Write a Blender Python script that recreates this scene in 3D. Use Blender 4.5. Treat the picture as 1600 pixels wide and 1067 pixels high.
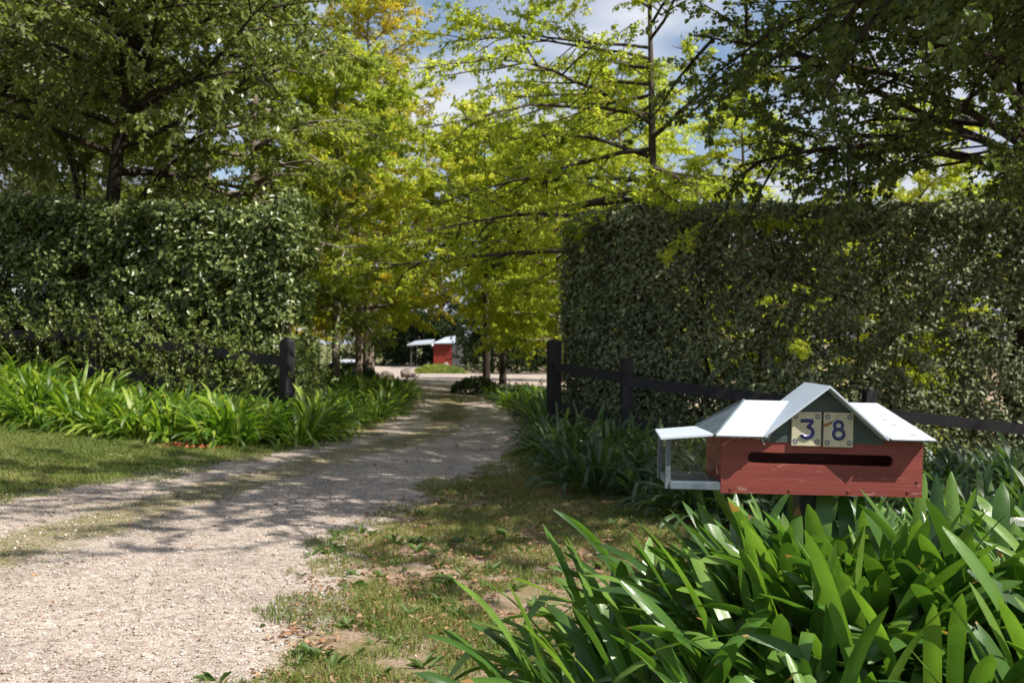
import bpy, bmesh, math, random
import numpy as np
from mathutils import Vector, Matrix
R = math.radians
for o in list(bpy.data.objects): bpy.data.objects.remove(o)
S = bpy.context.scene; COL = S.collection

# ------------------------------------------------------------ camera
cd = bpy.data.cameras.new('camera'); cam = bpy.data.objects.new('camera', cd); COL.objects.link(cam)
cam.location = (0, 0, 1.5); cam.rotation_euler = (R(90), 0, 0)
cd.lens = 35; cd.sensor_width = 36; cd.clip_end = 3000; cd.clip_start = .05
cd.dof.use_dof = True; cd.dof.focus_distance = 2.62; cd.dof.aperture_fstop = 8.5
S.camera = cam

# ------------------------------------------------------------ light
SUN = Vector((.60, -.33, .76)).normalized()             # towards the sun
w = bpy.data.worlds.new('World'); S.world = w; w.use_nodes = True
nt = w.node_tree; nt.nodes.clear()
def N(nt, t, **k):
    n = nt.nodes.new(t)
    for a, b in k.items():
        if a.startswith('i_'):
            key = a[2:]; key = int(key) if key.isdigit() else key.replace('_', ' ')
            n.inputs[key].default_value = b
        else: setattr(n, a, b)
    return n
def L(nt, a, b): nt.links.new(a, b)
sky = N(nt, 'ShaderNodeTexSky', sky_type='NISHITA', sun_disc=False, sun_elevation=math.asin(SUN.z), sun_rotation=math.atan2(SUN.x, SUN.y), air_density=1.0, dust_density=.6)
bg1 = N(nt, 'ShaderNodeBackground', i_Strength=.08); L(nt, sky.outputs[0], bg1.inputs[0])
tc = N(nt, 'ShaderNodeTexCoord'); sep = N(nt, 'ShaderNodeSeparateXYZ'); L(nt, tc.outputs['Generated'], sep.inputs[0])
zz = N(nt, 'ShaderNodeMath', operation='ADD', i_1=.22); L(nt, sep.outputs[2], zz.inputs[0])
dx = N(nt, 'ShaderNodeMath', operation='DIVIDE'); L(nt, sep.outputs[0], dx.inputs[0]); L(nt, zz.outputs[0], dx.inputs[1])
dy = N(nt, 'ShaderNodeMath', operation='DIVIDE'); L(nt, sep.outputs[1], dy.inputs[0]); L(nt, zz.outputs[0], dy.inputs[1])
cb = N(nt, 'ShaderNodeCombineXYZ'); L(nt, dx.outputs[0], cb.inputs[0]); L(nt, dy.outputs[0], cb.inputs[1])
cn = N(nt, 'ShaderNodeTexNoise', i_Scale=1.7, i_Detail=7.0, i_Roughness=.52); L(nt, cb.outputs[0], cn.inputs['Vector'])
cr = N(nt, 'ShaderNodeValToRGB'); cr.color_ramp.elements[0].position = .38; cr.color_ramp.elements[1].position = .54; L(nt, cn.outputs[0], cr.inputs[0])
cn2 = N(nt, 'ShaderNodeTexNoise', i_Scale=3.1, i_Detail=5.0); L(nt, cb.outputs[0], cn2.inputs['Vector'])
cr2 = N(nt, 'ShaderNodeValToRGB'); cr2.color_ramp.elements[0].color = (.36, .44, .62, 1); cr2.color_ramp.elements[1].color = (.80, .84, .92, 1)
cr2.color_ramp.elements[0].position = .3; cr2.color_ramp.elements[1].position = .65; L(nt, cn2.outputs[0], cr2.inputs[0])
bg2 = N(nt, 'ShaderNodeBackground', i_Strength=.58); L(nt, cr2.outputs[0], bg2.inputs[0])
mx = N(nt, 'ShaderNodeMixShader'); L(nt, cr.outputs[0], mx.inputs[0]); L(nt, bg1.outputs[0], mx.inputs[1]); L(nt, bg2.outputs[0], mx.inputs[2])
wo = N(nt, 'ShaderNodeOutputWorld'); L(nt, mx.outputs[0], wo.inputs[0])
sd = bpy.data.lights.new('sun', 'SUN'); sd.energy = 5.0; sd.angle = R(.53); sd.color = (1, .95, .87)
so = bpy.data.objects.new('sun', sd); COL.objects.link(so); so.location = SUN*50
so.rotation_euler = SUN.to_track_quat('Z', 'Y').to_euler()
S.view_settings.view_transform = 'Standard'; S.view_settings.look = 'None'; S.view_settings.gamma = 1
S.view_settings.exposure = 0.78
S.cycles.max_bounces = 8; S.cycles.diffuse_bounces = 3; S.cycles.glossy_bounces = 2; S.cycles.transmission_bounces = 4; S.cycles.transparent_max_bounces = 4

# ------------------------------------------------------------ materials
def mat(name):
    m = bpy.data.materials.new(name); m.use_nodes = True; nt = m.node_tree; nt.nodes.clear()
    return m, nt
def ramp(nt, cols, pos=None):
    r = N(nt, 'ShaderNodeValToRGB'); e = r.color_ramp.elements
    pos = pos or [i/(len(cols)-1) for i in range(len(cols))]
    while len(e) < len(cols): e.new(.5)
    for i, c in enumerate(cols): e[i].position = pos[i]; e[i].color = (*c, 1)
    return r
def leaf_mat(name, cols, transl=.4, rough=.45, spec=.4, clump=1.2, tint=(1.12, 1.12, .65), pos=None, tgain=1.5, cw=.55):
    m, nt = mat(name)
    at = N(nt, 'ShaderNodeAttribute', attribute_name='rnd')
    ge = N(nt, 'ShaderNodeNewGeometry')
    no = N(nt, 'ShaderNodeTexNoise', i_Scale=clump, i_Detail=2.0); L(nt, ge.outputs['Position'], no.inputs['Vector'])
    mr = N(nt, 'ShaderNodeMapRange'); mr.inputs[1].default_value = .3; mr.inputs[2].default_value = .7; L(nt, no.outputs[0], mr.inputs[0])
    mi = N(nt, 'ShaderNodeMix', data_type='FLOAT'); mi.inputs[0].default_value = cw
    L(nt, at.outputs['Fac'], mi.inputs[2]); L(nt, mr.outputs[0], mi.inputs[3])
    r = ramp(nt, cols, pos); L(nt, mi.outputs[0], r.inputs[0])
    p = N(nt, 'ShaderNodeBsdfPrincipled', i_Roughness=rough); p.inputs['Specular IOR Level'].default_value = spec
    L(nt, r.outputs[0], p.inputs['Base Color'])
    t = N(nt, 'ShaderNodeBsdfTranslucent')
    tm = N(nt, 'ShaderNodeMix', data_type='RGBA', blend_type='MULTIPLY'); tm.inputs[0].default_value = 1
    L(nt, r.outputs[0], tm.inputs[6]); tm.inputs[7].default_value = (tint[0]*tgain, tint[1]*tgain, tint[2]*tgain, 1); L(nt, tm.outputs[2], t.inputs[0])
    x = N(nt, 'ShaderNodeMixShader', i_0=transl); L(nt, p.outputs[0], x.inputs[1]); L(nt, t.outputs[0], x.inputs[2])
    o = N(nt, 'ShaderNodeOutputMaterial'); L(nt, x.outputs[0], o.inputs[0])
    return m
def simple(name, col, rough=.6, spec=.3, metal=0, noise=.25, nscale=20, bump=.3, bscale=80, col2=None, stretch=(1, 1, 1), detail=6., wear=None, bdist=.002):
    m, nt = mat(name)
    tc = N(nt, 'ShaderNodeTexCoord'); mp = N(nt, 'ShaderNodeMapping'); mp.inputs['Scale'].default_value = stretch; L(nt, tc.outputs['Object'], mp.inputs[0])
    n1 = N(nt, 'ShaderNodeTexNoise', i_Scale=nscale, i_Detail=detail); L(nt, mp.outputs[0], n1.inputs['Vector'])
    c2 = col2 or tuple(c*(1-noise) for c in col)
    r = ramp(nt, [c2, col], [.35, .65]); L(nt, n1.outputs[0], r.inputs[0]); out = r.outputs[0]
    if wear:
        wc, wlo, whi, wscale, wst = wear
        mp2 = N(nt, 'ShaderNodeMapping'); mp2.inputs['Scale'].default_value = wst; L(nt, tc.outputs['Object'], mp2.inputs[0])
        n3 = N(nt, 'ShaderNodeTexNoise', i_Scale=wscale, i_Detail=8., i_Roughness=.7); L(nt, mp2.outputs[0], n3.inputs['Vector'])
        r3 = ramp(nt, [(0, 0, 0), (1, 1, 1)], [wlo, whi]); L(nt, n3.outputs[0], r3.inputs[0])
        mm = N(nt, 'ShaderNodeMix', data_type='RGBA'); L(nt, r3.outputs[0], mm.inputs[0]); L(nt, out, mm.inputs[6]); mm.inputs[7].default_value = (*wc, 1); out = mm.outputs[2]
    p = N(nt, 'ShaderNodeBsdfPrincipled', i_Roughness=rough, i_Metallic=metal); p.inputs['Specular IOR Level'].default_value = spec
    L(nt, out, p.inputs['Base Color'])
    n2 = N(nt, 'ShaderNodeTexNoise', i_Scale=bscale, i_Detail=5.); L(nt, mp.outputs[0], n2.inputs['Vector'])
    b = N(nt, 'ShaderNodeBump', i_Strength=bump, i_Distance=bdist); L(nt, n2.outputs[0], b.inputs['Height']); L(nt, b.outputs[0], p.inputs['Normal'])
    o = N(nt, 'ShaderNodeOutputMaterial'); L(nt, p.outputs[0], o.inputs[0])
    return m

M = {}
M['oak'] = leaf_mat('oak_leaf', [(.15, .20, .03), (.27, .33, .045), (.40, .44, .06), (.50, .46, .08)], .55, .5, .3, .5, tgain=1.7)
M['oak_green'] = leaf_mat('oak_leaf_green', [(.10, .14, .035), (.19, .235, .05), (.30, .325, .065)], .5, .5, .3, .5, tgain=1.7)
M['gold'] = leaf_mat('gold_leaf', [(.20, .24, .03), (.33, .34, .035), (.46, .40, .05), (.52, .38, .06)], .5, .5, .3, .6)
M['left_dark'] = leaf_mat('glossy_leaf', [(.10, .13, .04), (.17, .21, .06), (.27, .30, .10)], .4, .35, .5, .8)
M['broad'] = leaf_mat('broad_leaf', [(.05, .07, .02), (.085, .12, .03), (.14, .18, .045)], .42, .4, .45, 1.0, tgain=1.6)
M['evergreen'] = leaf_mat('evergreen_leaf', [(.018, .035, .012), (.03, .055, .015), (.055, .085, .02)], .2, .5, .3, .4)
M['eucalypt'] = leaf_mat('grey_green_leaf', [(.05, .06, .03), (.09, .10, .045), (.14, .13, .06)], .25, .5, .3, .3)
M['hedge_l'] = leaf_mat('hedge_leaf_glossy', [(.018, .032, .008), (.05, .08, .018), (.17, .22, .06), (.42, .45, .20)], .25, .34, .6, 1.5, cw=.3)
M['hedge_r'] = leaf_mat('hedge_leaf_olive', [(.05, .065, .028), (.12, .145, .065), (.24, .27, .14), (.40, .42, .26)], .22, .5, .4, 1.5, cw=.35)
M['sprout'] = leaf_mat('sprout_leaf', [(.05, .08, .016), (.13, .18, .035), (.28, .32, .10)], .35, .35, .5, 1.5, cw=.3)
M['grass'] = leaf_mat('grass_blade', [(.06, .10, .02), (.12, .17, .03), (.20, .22, .06), (.34, .28, .13)], .4, .5, .3, .9, pos=[0, .4, .7, 1], cw=.4)
M['weed'] = leaf_mat('weed_leaf', [(.05, .10, .025), (.09, .15, .04), (.14, .2, .06)], .3, .4, .4, 2)
M['litter'] = leaf_mat('dry_leaf', [(.10, .055, .03), (.24, .13, .07), (.36, .22, .13), (.42, .30, .2)], .1, .7, .2, 3, cw=.2)
M['red_litter'] = leaf_mat('red_dry_leaf', [(.25, .07, .03), (.4, .13, .06), (.45, .2, .1)], .1, .7, .2, 3, cw=.2)
M['mid_bark'] = simple('brown_grey_bark', (.12, .098, .08), .9, .1, noise=.6, nscale=8, bump=.9, bscale=25, stretch=(1, 1, .25), bdist=.02)
M['bark'] = simple('dark_bark', (.06, .047, .038), .9, .1, noise=.6, nscale=8, bump=.9, bscale=25, stretch=(1, 1, .25), bdist=.02)
M['pale_bark'] = simple('grey_bark', (.26, .21, .17), .9, .1, noise=.55, nscale=7, bump=.8, bscale=25, stretch=(1, 1, .3), bdist=.02)
M['black_paint'] = simple('black_timber', (.016, .014, .017), .55, .4, noise=.4, nscale=6, bump=.4, bscale=30, stretch=(3, 3, .4), bdist=.004)
M['stem'] = simple('hedge_stem', (.07, .055, .04), .9, .1, noise=.5)
M['red'] = simple('red_paint', (.235, .052, .040), .5, .35, noise=.28, nscale=7, bump=.4, bscale=48, stretch=(.35, 4, 4), wear=((.33, .17, .14), .585, .66, 26, (.5, 2.2, 2.2)), bdist=.0025)
M['slate'] = simple('green_grey_paint', (.060, .085, .078), .5, .35, noise=.3, nscale=12, bump=.5, bscale=60, stretch=(.6, 3, 3), bdist=.002)
M['roofp'] = simple('pale_roof_paint', (.45, .51, .57), .5, .4, noise=.08, nscale=14, bump=.35, bscale=70, wear=((.34, .35, .34), .60, .72, 28, (1, 1, 1)), bdist=.0015)
M['roofw'] = simple('scratched_roof_paint', (.45, .51, .57), .5, .4, noise=.08, nscale=14, bump=.4, bscale=70, wear=((.26, .25, .25), .54, .60, 34, (1.0, 6, 6)), bdist=.002)
M['greypaint'] = simple('blue_grey_paint', (.12, .155, .175), .5, .4, noise=.35, nscale=25, bump=.4, bscale=80, wear=((.45, .45, .43), .66, .74, 60, (2, 2, .6)))
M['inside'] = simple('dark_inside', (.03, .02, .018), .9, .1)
M['tile'] = simple('cream_glaze', (.52, .48, .34), .25, .5, noise=.15, nscale=16, bump=.12, bscale=40, wear=((.42, .40, .27), .50, .62, 14, (1, 1, 1)))
M['tilerim'] = simple('white_glaze', (.78, .80, .84), .25, .5, noise=.1)
M['blue'] = simple('cobalt_glaze', (.012, .014, .11), .22, .6, noise=.3, nscale=60)
M['petal'] = simple('blue_petal_paint', (.06, .075, .18), .4, .4, noise=.3, nscale=80)
M['screw'] = simple('painted_screw', (.23, .05, .035), .45, .5, noise=.5, nscale=200)
M['web'] = simple('web_thread', (.34, .27, .19), .9, .1)
M['webw'] = simple('pale_debris', (.6, .58, .52), .9, .1)
M['wasp'] = simple('mud_cocoon', (.42, .17, .06), .8, .2, nscale=150, noise=.5)
M['shed_red'] = simple('red_board', (.23, .03, .02), .6, .3, noise=.2, nscale=2)
M['shed_grey'] = simple('grey_board', (.09, .09, .09), .6, .3, noise=.2, nscale=2)
M['tin'] = simple('pale_tin', (.42, .47, .52), .4, .5, noise=.1, nscale=2)
M['white'] = simple('white_paint', (.75, .76, .78), .5, .3, noise=.06)
M['rock'] = simple('rock', (.30, .24, .21), .9, .2, noise=.5, nscale=3, bump=1, bscale=6, bdist=.08)
M['flower'] = simple('white_petal', (.8, .7, .72), .6, .2)
M['pebble'] = None

def aga_mat(name, cols, rough=.3, transl=.3):
    m, nt = mat(name)
    at = N(nt, 'ShaderNodeAttribute', attribute_name='rnd'); au = N(nt, 'ShaderNodeAttribute', attribute_name='across'); al = N(nt, 'ShaderNodeAttribute', attribute_name='along')
    r = ramp(nt, cols); L(nt, at.outputs['Fac'], r.inputs[0])
    # pale edge and base of a strap leaf, fine parallel veins
    ge = N(nt, 'ShaderNodeNewGeometry'); no = N(nt, 'ShaderNodeTexNoise', i_Scale=9., i_Detail=3.); L(nt, ge.outputs['Position'], no.inputs['Vector'])
    br = N(nt, 'ShaderNodeMapRange'); br.inputs[1].default_value = .3; br.inputs[2].default_value = .7; br.inputs[3].default_value = .75; br.inputs[4].default_value = 1.25; L(nt, no.outputs[0], br.inputs[0])
    mu = N(nt, 'ShaderNodeMix', data_type='RGBA', blend_type='MULTIPLY'); mu.inputs[0].default_value = 1; L(nt, r.outputs[0], mu.inputs[6]); L(nt, br.outputs[0], mu.inputs[7])
    ba = N(nt, 'ShaderNodeMapRange'); ba.inputs[1].default_value = 0; ba.inputs[2].default_value = .35; ba.inputs[3].default_value = .55; ba.inputs[4].default_value = 0; L(nt, al.outputs['Fac'], ba.inputs[0])
    m2 = N(nt, 'ShaderNodeMix', data_type='RGBA'); L(nt, ba.outputs[0], m2.inputs[0]); L(nt, mu.outputs[2], m2.inputs[6]); m2.inputs[7].default_value = (.16, .20, .05, 1)
    tp = N(nt, 'ShaderNodeMath', operation='MULTIPLY_ADD', i_1=.09, i_2=.885); rn = N(nt, 'ShaderNodeMath', operation='FRACT'); r9 = N(nt, 'ShaderNodeMath', operation='MULTIPLY', i_1=7.7); L(nt, at.outputs['Fac'], r9.inputs[0]); L(nt, r9.outputs[0], rn.inputs[0])
    pw = N(nt, 'ShaderNodeMath', operation='MULTIPLY_ADD', i_1=1.1, i_2=.93); L(nt, rn.outputs[0], pw.inputs[0])
    gt = N(nt, 'ShaderNodeMath', operation='GREATER_THAN'); L(nt, al.outputs['Fac'], gt.inputs[0]); L(nt, pw.outputs[0], gt.inputs[1])
    m3 = N(nt, 'ShaderNodeMix', data_type='RGBA'); L(nt, gt.outputs[0], m3.inputs[0]); L(nt, m2.outputs[2], m3.inputs[6]); m3.inputs[7].default_value = (.30, .17, .07, 1); m2 = m3
    si = N(nt, 'ShaderNodeMath', operation='MULTIPLY', i_1=75.); L(nt, au.outputs['Fac'], si.inputs[0])
    sn = N(nt, 'ShaderNodeMath', operation='SINE'); L(nt, si.outputs[0], sn.inputs[0])
    bm_ = N(nt, 'ShaderNodeBump', i_Strength=.25, i_Distance=.0008); L(nt, sn.outputs[0], bm_.inputs['Height'])
    p = N(nt, 'ShaderNodeBsdfPrincipled', i_Roughness=rough); p.inputs['Specular IOR Level'].default_value = .5
    L(nt, m2.outputs[2], p.inputs['Base Color']); L(nt, bm_.outputs[0], p.inputs['Normal'])
    t = N(nt, 'ShaderNodeBsdfTranslucent'); tm = N(nt, 'ShaderNodeMix', data_type='RGBA', blend_type='MULTIPLY'); tm.inputs[0].default_value = 1
    L(nt, m2.outputs[2], tm.inputs[6]); tm.inputs[7].default_value = (2.0, 2.1, .8, 1); L(nt, tm.outputs[2], t.inputs[0])
    x = N(nt, 'ShaderNodeMixShader', i_0=transl); L(nt, p.outputs[0], x.inputs[1]); L(nt, t.outputs[0], x.inputs[2])
    o = N(nt, 'ShaderNodeOutputMaterial'); L(nt, x.outputs[0], o.inputs[0])
    return m
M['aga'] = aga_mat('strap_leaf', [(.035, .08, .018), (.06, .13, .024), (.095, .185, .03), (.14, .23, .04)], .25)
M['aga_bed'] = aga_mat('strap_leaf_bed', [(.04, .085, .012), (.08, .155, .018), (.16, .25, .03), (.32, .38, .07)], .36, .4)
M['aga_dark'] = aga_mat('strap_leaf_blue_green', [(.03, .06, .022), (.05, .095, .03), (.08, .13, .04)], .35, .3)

# ground colours, shared by the ground sheet and the driveway's edge
def ground_nodes(nt, pos):
    n1 = N(nt, 'ShaderNodeTexNoise', i_Scale=.55, i_Detail=6., i_Roughness=.6); L(nt, pos, n1.inputs['Vector'])
    n2 = N(nt, 'ShaderNodeTexNoise', i_Scale=5., i_Detail=8., i_Roughness=.7); L(nt, pos, n2.inputs['Vector'])
    a = N(nt, 'ShaderNodeMath', operation='ADD'); L(nt, n1.outputs[0], a.inputs[0]); L(nt, n2.outputs[0], a.inputs[1])
    r = ramp(nt, [(.12, .125, .04), (.20, .165, .08), (.31, .225, .165), (.40, .30, .245)], [.38, .47, .54, .66])
    h = N(nt, 'ShaderNodeMath', operation='MULTIPLY', i_1=.5); L(nt, a.outputs[0], h.inputs[0]); L(nt, h.outputs[0], r.inputs[0])
    n3 = N(nt, 'ShaderNodeTexNoise', i_Scale=60., i_Detail=4., i_Roughness=.7); L(nt, pos, n3.inputs['Vector'])
    br = N(nt, 'ShaderNodeMapRange'); br.inputs[1].default_value = .25; br.inputs[2].default_value = .75; br.inputs[3].default_value = .55; br.inputs[4].default_value = 1.45; L(nt, n3.outputs[0], br.inputs[0])
    mu = N(nt, 'ShaderNodeMix', data_type='RGBA', blend_type='MULTIPLY'); mu.inputs[0].default_value = 1; L(nt, r.outputs[0], mu.inputs[6]); L(nt, br.outputs[0], mu.inputs[7])
    return mu.outputs[2], n2, n3
def lawn_mix(nt, pos, base):
    # greener turf to the left of the drive
    s = N(nt, 'ShaderNodeSeparateXYZ'); L(nt, pos, s.inputs[0])
    mr = N(nt, 'ShaderNodeMapRange'); mr.inputs[1].default_value = -2.; mr.inputs[2].default_value = -4.; L(nt, s.outputs[0], mr.inputs[0])
    n = N(nt, 'ShaderNodeTexNoise', i_Scale=1.6, i_Detail=6., i_Roughness=.65); L(nt, pos, n.inputs['Vector'])
    r = ramp(nt, [(.09, .115, .035), (.13, .14, .05), (.21, .17, .10), (.29, .215, .15)], [.35, .5, .6, .75]); L(nt, n.outputs[0], r.inputs[0])
    m = N(nt, 'ShaderNodeMix', data_type='RGBA'); L(nt, mr.outputs[0], m.inputs[0]); L(nt, base, m.inputs[6]); L(nt, r.outputs[0], m.inputs[7])
    return m.outputs[2]
def mat_ground():
    m, nt = mat('soil_and_turf'); ge = N(nt, 'ShaderNodeNewGeometry'); pos = ge.outputs['Position']
    c, n2, n3 = ground_nodes(nt, pos); c = lawn_mix(nt, pos, c)
    p = N(nt, 'ShaderNodeBsdfPrincipled', i_Roughness=.95); p.inputs['Specular IOR Level'].default_value = .1; L(nt, c, p.inputs['Base Color'])
    b = N(nt, 'ShaderNodeBump', i_Strength=.8, i_Distance=.02); L(nt, n3.outputs[0], b.inputs['Height']); L(nt, b.outputs[0], p.inputs['Normal'])
    o = N(nt, 'ShaderNodeOutputMaterial'); L(nt, p.outputs[0], o.inputs[0]); return m
def mat_gravel():
    m, nt = mat('pale_gravel'); ge = N(nt, 'ShaderNodeNewGeometry'); pos = ge.outputs['Position']
    v = N(nt, 'ShaderNodeTexVoronoi', i_Scale=75., i_Randomness=1.); L(nt, pos, v.inputs['Vector'])
    v2 = N(nt, 'ShaderNodeTexVoronoi', i_Scale=33., i_Randomness=1.); L(nt, pos, v2.inputs['Vector'])
    se = N(nt, 'ShaderNodeSeparateColor'); L(nt, v.outputs['Color'], se.inputs[0])
    se2 = N(nt, 'ShaderNodeSeparateColor'); L(nt, v2.outputs['Color'], se2.inputs[0])
    av = N(nt, 'ShaderNodeMix', data_type='FLOAT'); av.inputs[0].default_value = .45; L(nt, se.outputs[0], av.inputs[2]); L(nt, se2.outputs[0], av.inputs[3])
    r = ramp(nt, [(.18, .135, .112), (.32, .255, .21), (.445, .365, .30), (.51, .44, .375), (.68, .64, .59)], [0, .25, .55, .8, 1]); L(nt, av.outputs[0], r.inputs[0])
    nb = N(nt, 'ShaderNodeTexNoise', i_Scale=1.3, i_Detail=5., i_Roughness=.65); L(nt, pos, nb.inputs['Vector'])
    br = N(nt, 'ShaderNodeMapRange'); br.inputs[1].default_value = .3; br.inputs[2].default_value = .7; br.inputs[3].default_value = .70; br.inputs[4].default_value = 1.14; L(nt, nb.outputs[0], br.inputs[0])
    mu = N(nt, 'ShaderNodeMix', data_type='RGBA', blend_type='MULTIPLY'); mu.inputs[0].default_value = 1; L(nt, r.outputs[0], mu.inputs[6]); L(nt, br.outputs[0], mu.inputs[7])
    # moss strip between the wheel tracks (attribute 'moss') and soil at the margins (attribute 'verge')
    am = N(nt, 'ShaderNodeAttribute', attribute_name='moss'); av_ = N(nt, 'ShaderNodeAttribute', attribute_name='verge')
    nn = N(nt, 'ShaderNodeTexNoise', i_Scale=3.2, i_Detail=9., i_Roughness=.72); L(nt, pos, nn.inputs['Vector'])
    def thr(att, gain):
        a = N(nt, 'ShaderNodeMath', operation='ADD'); L(nt, att, a.inputs[0]); L(nt, nn.outputs[0], a.inputs[1])
        q = N(nt, 'ShaderNodeMapRange'); q.inputs[1].default_value = .93; q.inputs[2].default_value = 1.13; q.inputs[4].default_value = gain; L(nt, a.outputs[0], q.inputs[0]); return q.outputs[0]
    g, n2, n3 = ground_nodes(nt, pos); g = lawn_mix(nt, pos, g)
    rm = ramp(nt, [(.11, .11, .03), (.22, .18, .08), (.33, .26, .18)], [.3, .55, .8]); L(nt, se.outputs[1], rm.inputs[0])
    m1 = N(nt, 'ShaderNodeMix', data_type='RGBA'); L(nt, thr(am.outputs['Fac'], .8), m1.inputs[0]); L(nt, mu.outputs[2], m1.inputs[6]); L(nt, rm.outputs[0], m1.inputs[7])
    m2 = N(nt, 'ShaderNodeMix', data_type='RGBA'); L(nt, thr(av_.outputs['Fac'], 1.), m2.inputs[0]); L(nt, m1.outputs[2], m2.inputs[6]); L(nt, g, m2.inputs[7])
    p = N(nt, 'ShaderNodeBsdfPrincipled', i_Roughness=.9); p.inputs['Specular IOR Level'].default_value = .2; L(nt, m2.outputs[2], p.inputs['Base Color'])
    b = N(nt, 'ShaderNodeBump', i_Strength=.9, i_Distance=.012, invert=True); L(nt, v.outputs['Distance'], b.inputs['Height'])
    b2 = N(nt, 'ShaderNodeBump', i_Strength=.6, i_Distance=.03); L(nt, nn.outputs[0], b2.inputs['Height']); L(nt, b.outputs[0], b2.inputs['Normal']); L(nt, b2.outputs[0], p.inputs['Normal'])
    o = N(nt, 'ShaderNodeOutputMaterial'); L(nt, p.outputs[0], o.inputs[0]); return m
M['ground'] = mat_ground(); M['gravel'] = mat_gravel()
m, nt_ = mat('gravel_stone'); at_ = N(nt_, 'ShaderNodeAttribute', attribute_name='rnd'); r_ = ramp(nt_, [(.16, .12, .10), (.36, .28, .22), (.50, .42, .34), (.72, .68, .62)]); L(nt_, at_.outputs['Fac'], r_.inputs[0])
p_ = N(nt_, 'ShaderNodeBsdfPrincipled', i_Roughness=.85); L(nt_, r_.outputs[0], p_.inputs['Base Color']); o_ = N(nt_, 'ShaderNodeOutputMaterial'); L(nt_, p_.outputs[0], o_.inputs[0]); M['pebble'] = m

# ------------------------------------------------------------ object helpers
def tag(o, label=None, cat=None, group=None, kind=None):
    if label: o['label'] = label
    if cat: o['category'] = cat
    if group: o['group'] = group
    if kind: o['kind'] = kind
    return o
def empty(name, loc, rz=0):
    o = bpy.data.objects.new(name, None); o.empty_display_size = .2; COL.objects.link(o); o.location = loc; o.rotation_euler = (0, 0, rz); return o
def link_mesh(name, me, parent=None, loc=None):
    o = bpy.data.objects.new(name, me); COL.objects.link(o)
    if parent: o.parent = parent
    if loc is not None: o.location = loc
    return o
def children(o): return [c for c in bpy.data.objects if c.parent == o]
def copy_tree(o, parent=None):
    c = o.copy(); COL.objects.link(c); c.parent = parent
    for ch in children(o): copy_tree(ch, c)
    return c
def np_mesh(name, V, F, m, attrs=None, smooth=False, matidx=None):
    """V (n,3); F list of (k, faces array with k columns)"""
    me = bpy.data.meshes.new(name); V = np.asarray(V, np.float32)
    me.vertices.add(len(V)); me.vertices.foreach_set('co', V.ravel())
    tot = sum(f.size for f in F); me.loops.add(tot); npoly = sum(len(f) for f in F); me.polygons.add(npoly)
    me.loops.foreach_set('vertex_index', np.concatenate([f.ravel() for f in F]).astype(np.int32))
    st = []; off = 0
    for f in F:
        k = f.shape[1]; st.append(off+np.arange(len(f))*k); off += f.size
    me.polygons.foreach_set('loop_start', np.concatenate(st).astype(np.int32))
    if smooth: me.polygons.foreach_set('use_smooth', np.ones(npoly, bool))
    for a, vals in (attrs or {}).items():
        at = me.attributes.new(a, 'FLOAT', 'POINT'); at.data.foreach_set('value', np.asarray(vals, np.float32))
    for mm in (m if isinstance(m, (list, tuple)) else [m]): me.materials.append(mm)
    if matidx is not None: me.polygons.foreach_set('material_index', np.asarray(matidx, np.int32))
    me.update(calc_edges=True); return me

class TB:
    """collects tubes / boxes / plates as python lists"""
    def __init__(s): s.v = []; s.f = []
    def tube(s, pts, rad, sides=6, cap=True):
        pts = [Vector(p) for p in pts]; n = len(pts); b0 = len(s.v)
        t = (pts[1]-pts[0]).normalized(); u = t.orthogonal().normalized()
        for i, p in enumerate(pts):
            t = (pts[min(i+1, n-1)]-pts[max(i-1, 0)]).normalized()
            u = (u-t*u.dot(t)).normalized(); w_ = t.cross(u); r = rad[i] if hasattr(rad, '__len__') else rad
            for k in range(sides):
                a = 2*math.pi*k/sides; q = p+(u*math.cos(a)+w_*math.sin(a))*r; s.v.append(q[:])
        for i in range(n-1):
            for k in range(sides):
                a = b0+i*sides+k; b = b0+i*sides+(k+1) % sides; s.f.append((a, b, b+sides, a+sides))
        if cap: s.f.append(tuple(b0+k for k in reversed(range(sides)))); s.f.append(tuple(b0+(n-1)*sides+k for k in range(sides)))
    def poly(s, pts, th, nrm=None):
        """flat polygon given counter-clockwise seen from its front, thickened backwards"""
        pts = [Vector(p) for p in pts]; nn = nrm or (pts[1]-pts[0]).cross(pts[2]-pts[0]).normalized(); b = len(s.v); k = len(pts)
        for p in pts: s.v.append(p[:])
        for p in pts: s.v.append((p-nn*th)[:])
        s.f.append(tuple(b+i for i in range(k))); s.f.append(tuple(b+k+i for i in reversed(range(k))))
        for i in range(k): j = (i+1) % k; s.f.append((b+i, b+k+i, b+k+j, b+j))
    def box(s, lo, hi, M4=None):
        b = len(s.v)
        for z in (lo[2], hi[2]):
            for x, y in ((lo[0], lo[1]), (hi[0], lo[1]), (hi[0], hi[1]), (lo[0], hi[1])):
                p = Vector((x, y, z)); p = M4@p if M4 else p; s.v.append(p[:])
        for q in ((3, 2, 1, 0), (4, 5, 6, 7), (0, 1, 5, 4), (1, 2, 6, 5), (2, 3, 7, 6), (3, 0, 4, 7)): s.f.append(tuple(b+i for i in q))
    def mesh(s, name, m, smooth=False, bevel=0):
        me = bpy.data.meshes.new(name); me.from_pydata(s.v, [], s.f)
        if bevel:
            bm = bmesh.new(); bm.from_mesh(me); bmesh.ops.bevel(bm, geom=bm.edges[:], offset=bevel, segments=2, affect='EDGES', profile=.6); bm.to_mesh(me); bm.free()
        if smooth: me.polygons.foreach_set('use_smooth', np.ones(len(me.polygons), bool))
        me.materials.append(m); me.update(); return me
    def build(s, name, m, parent=None, smooth=False, bevel=0, loc=None):
        return link_mesh(name, s.mesh(name, m, smooth, bevel), parent, loc)

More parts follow.
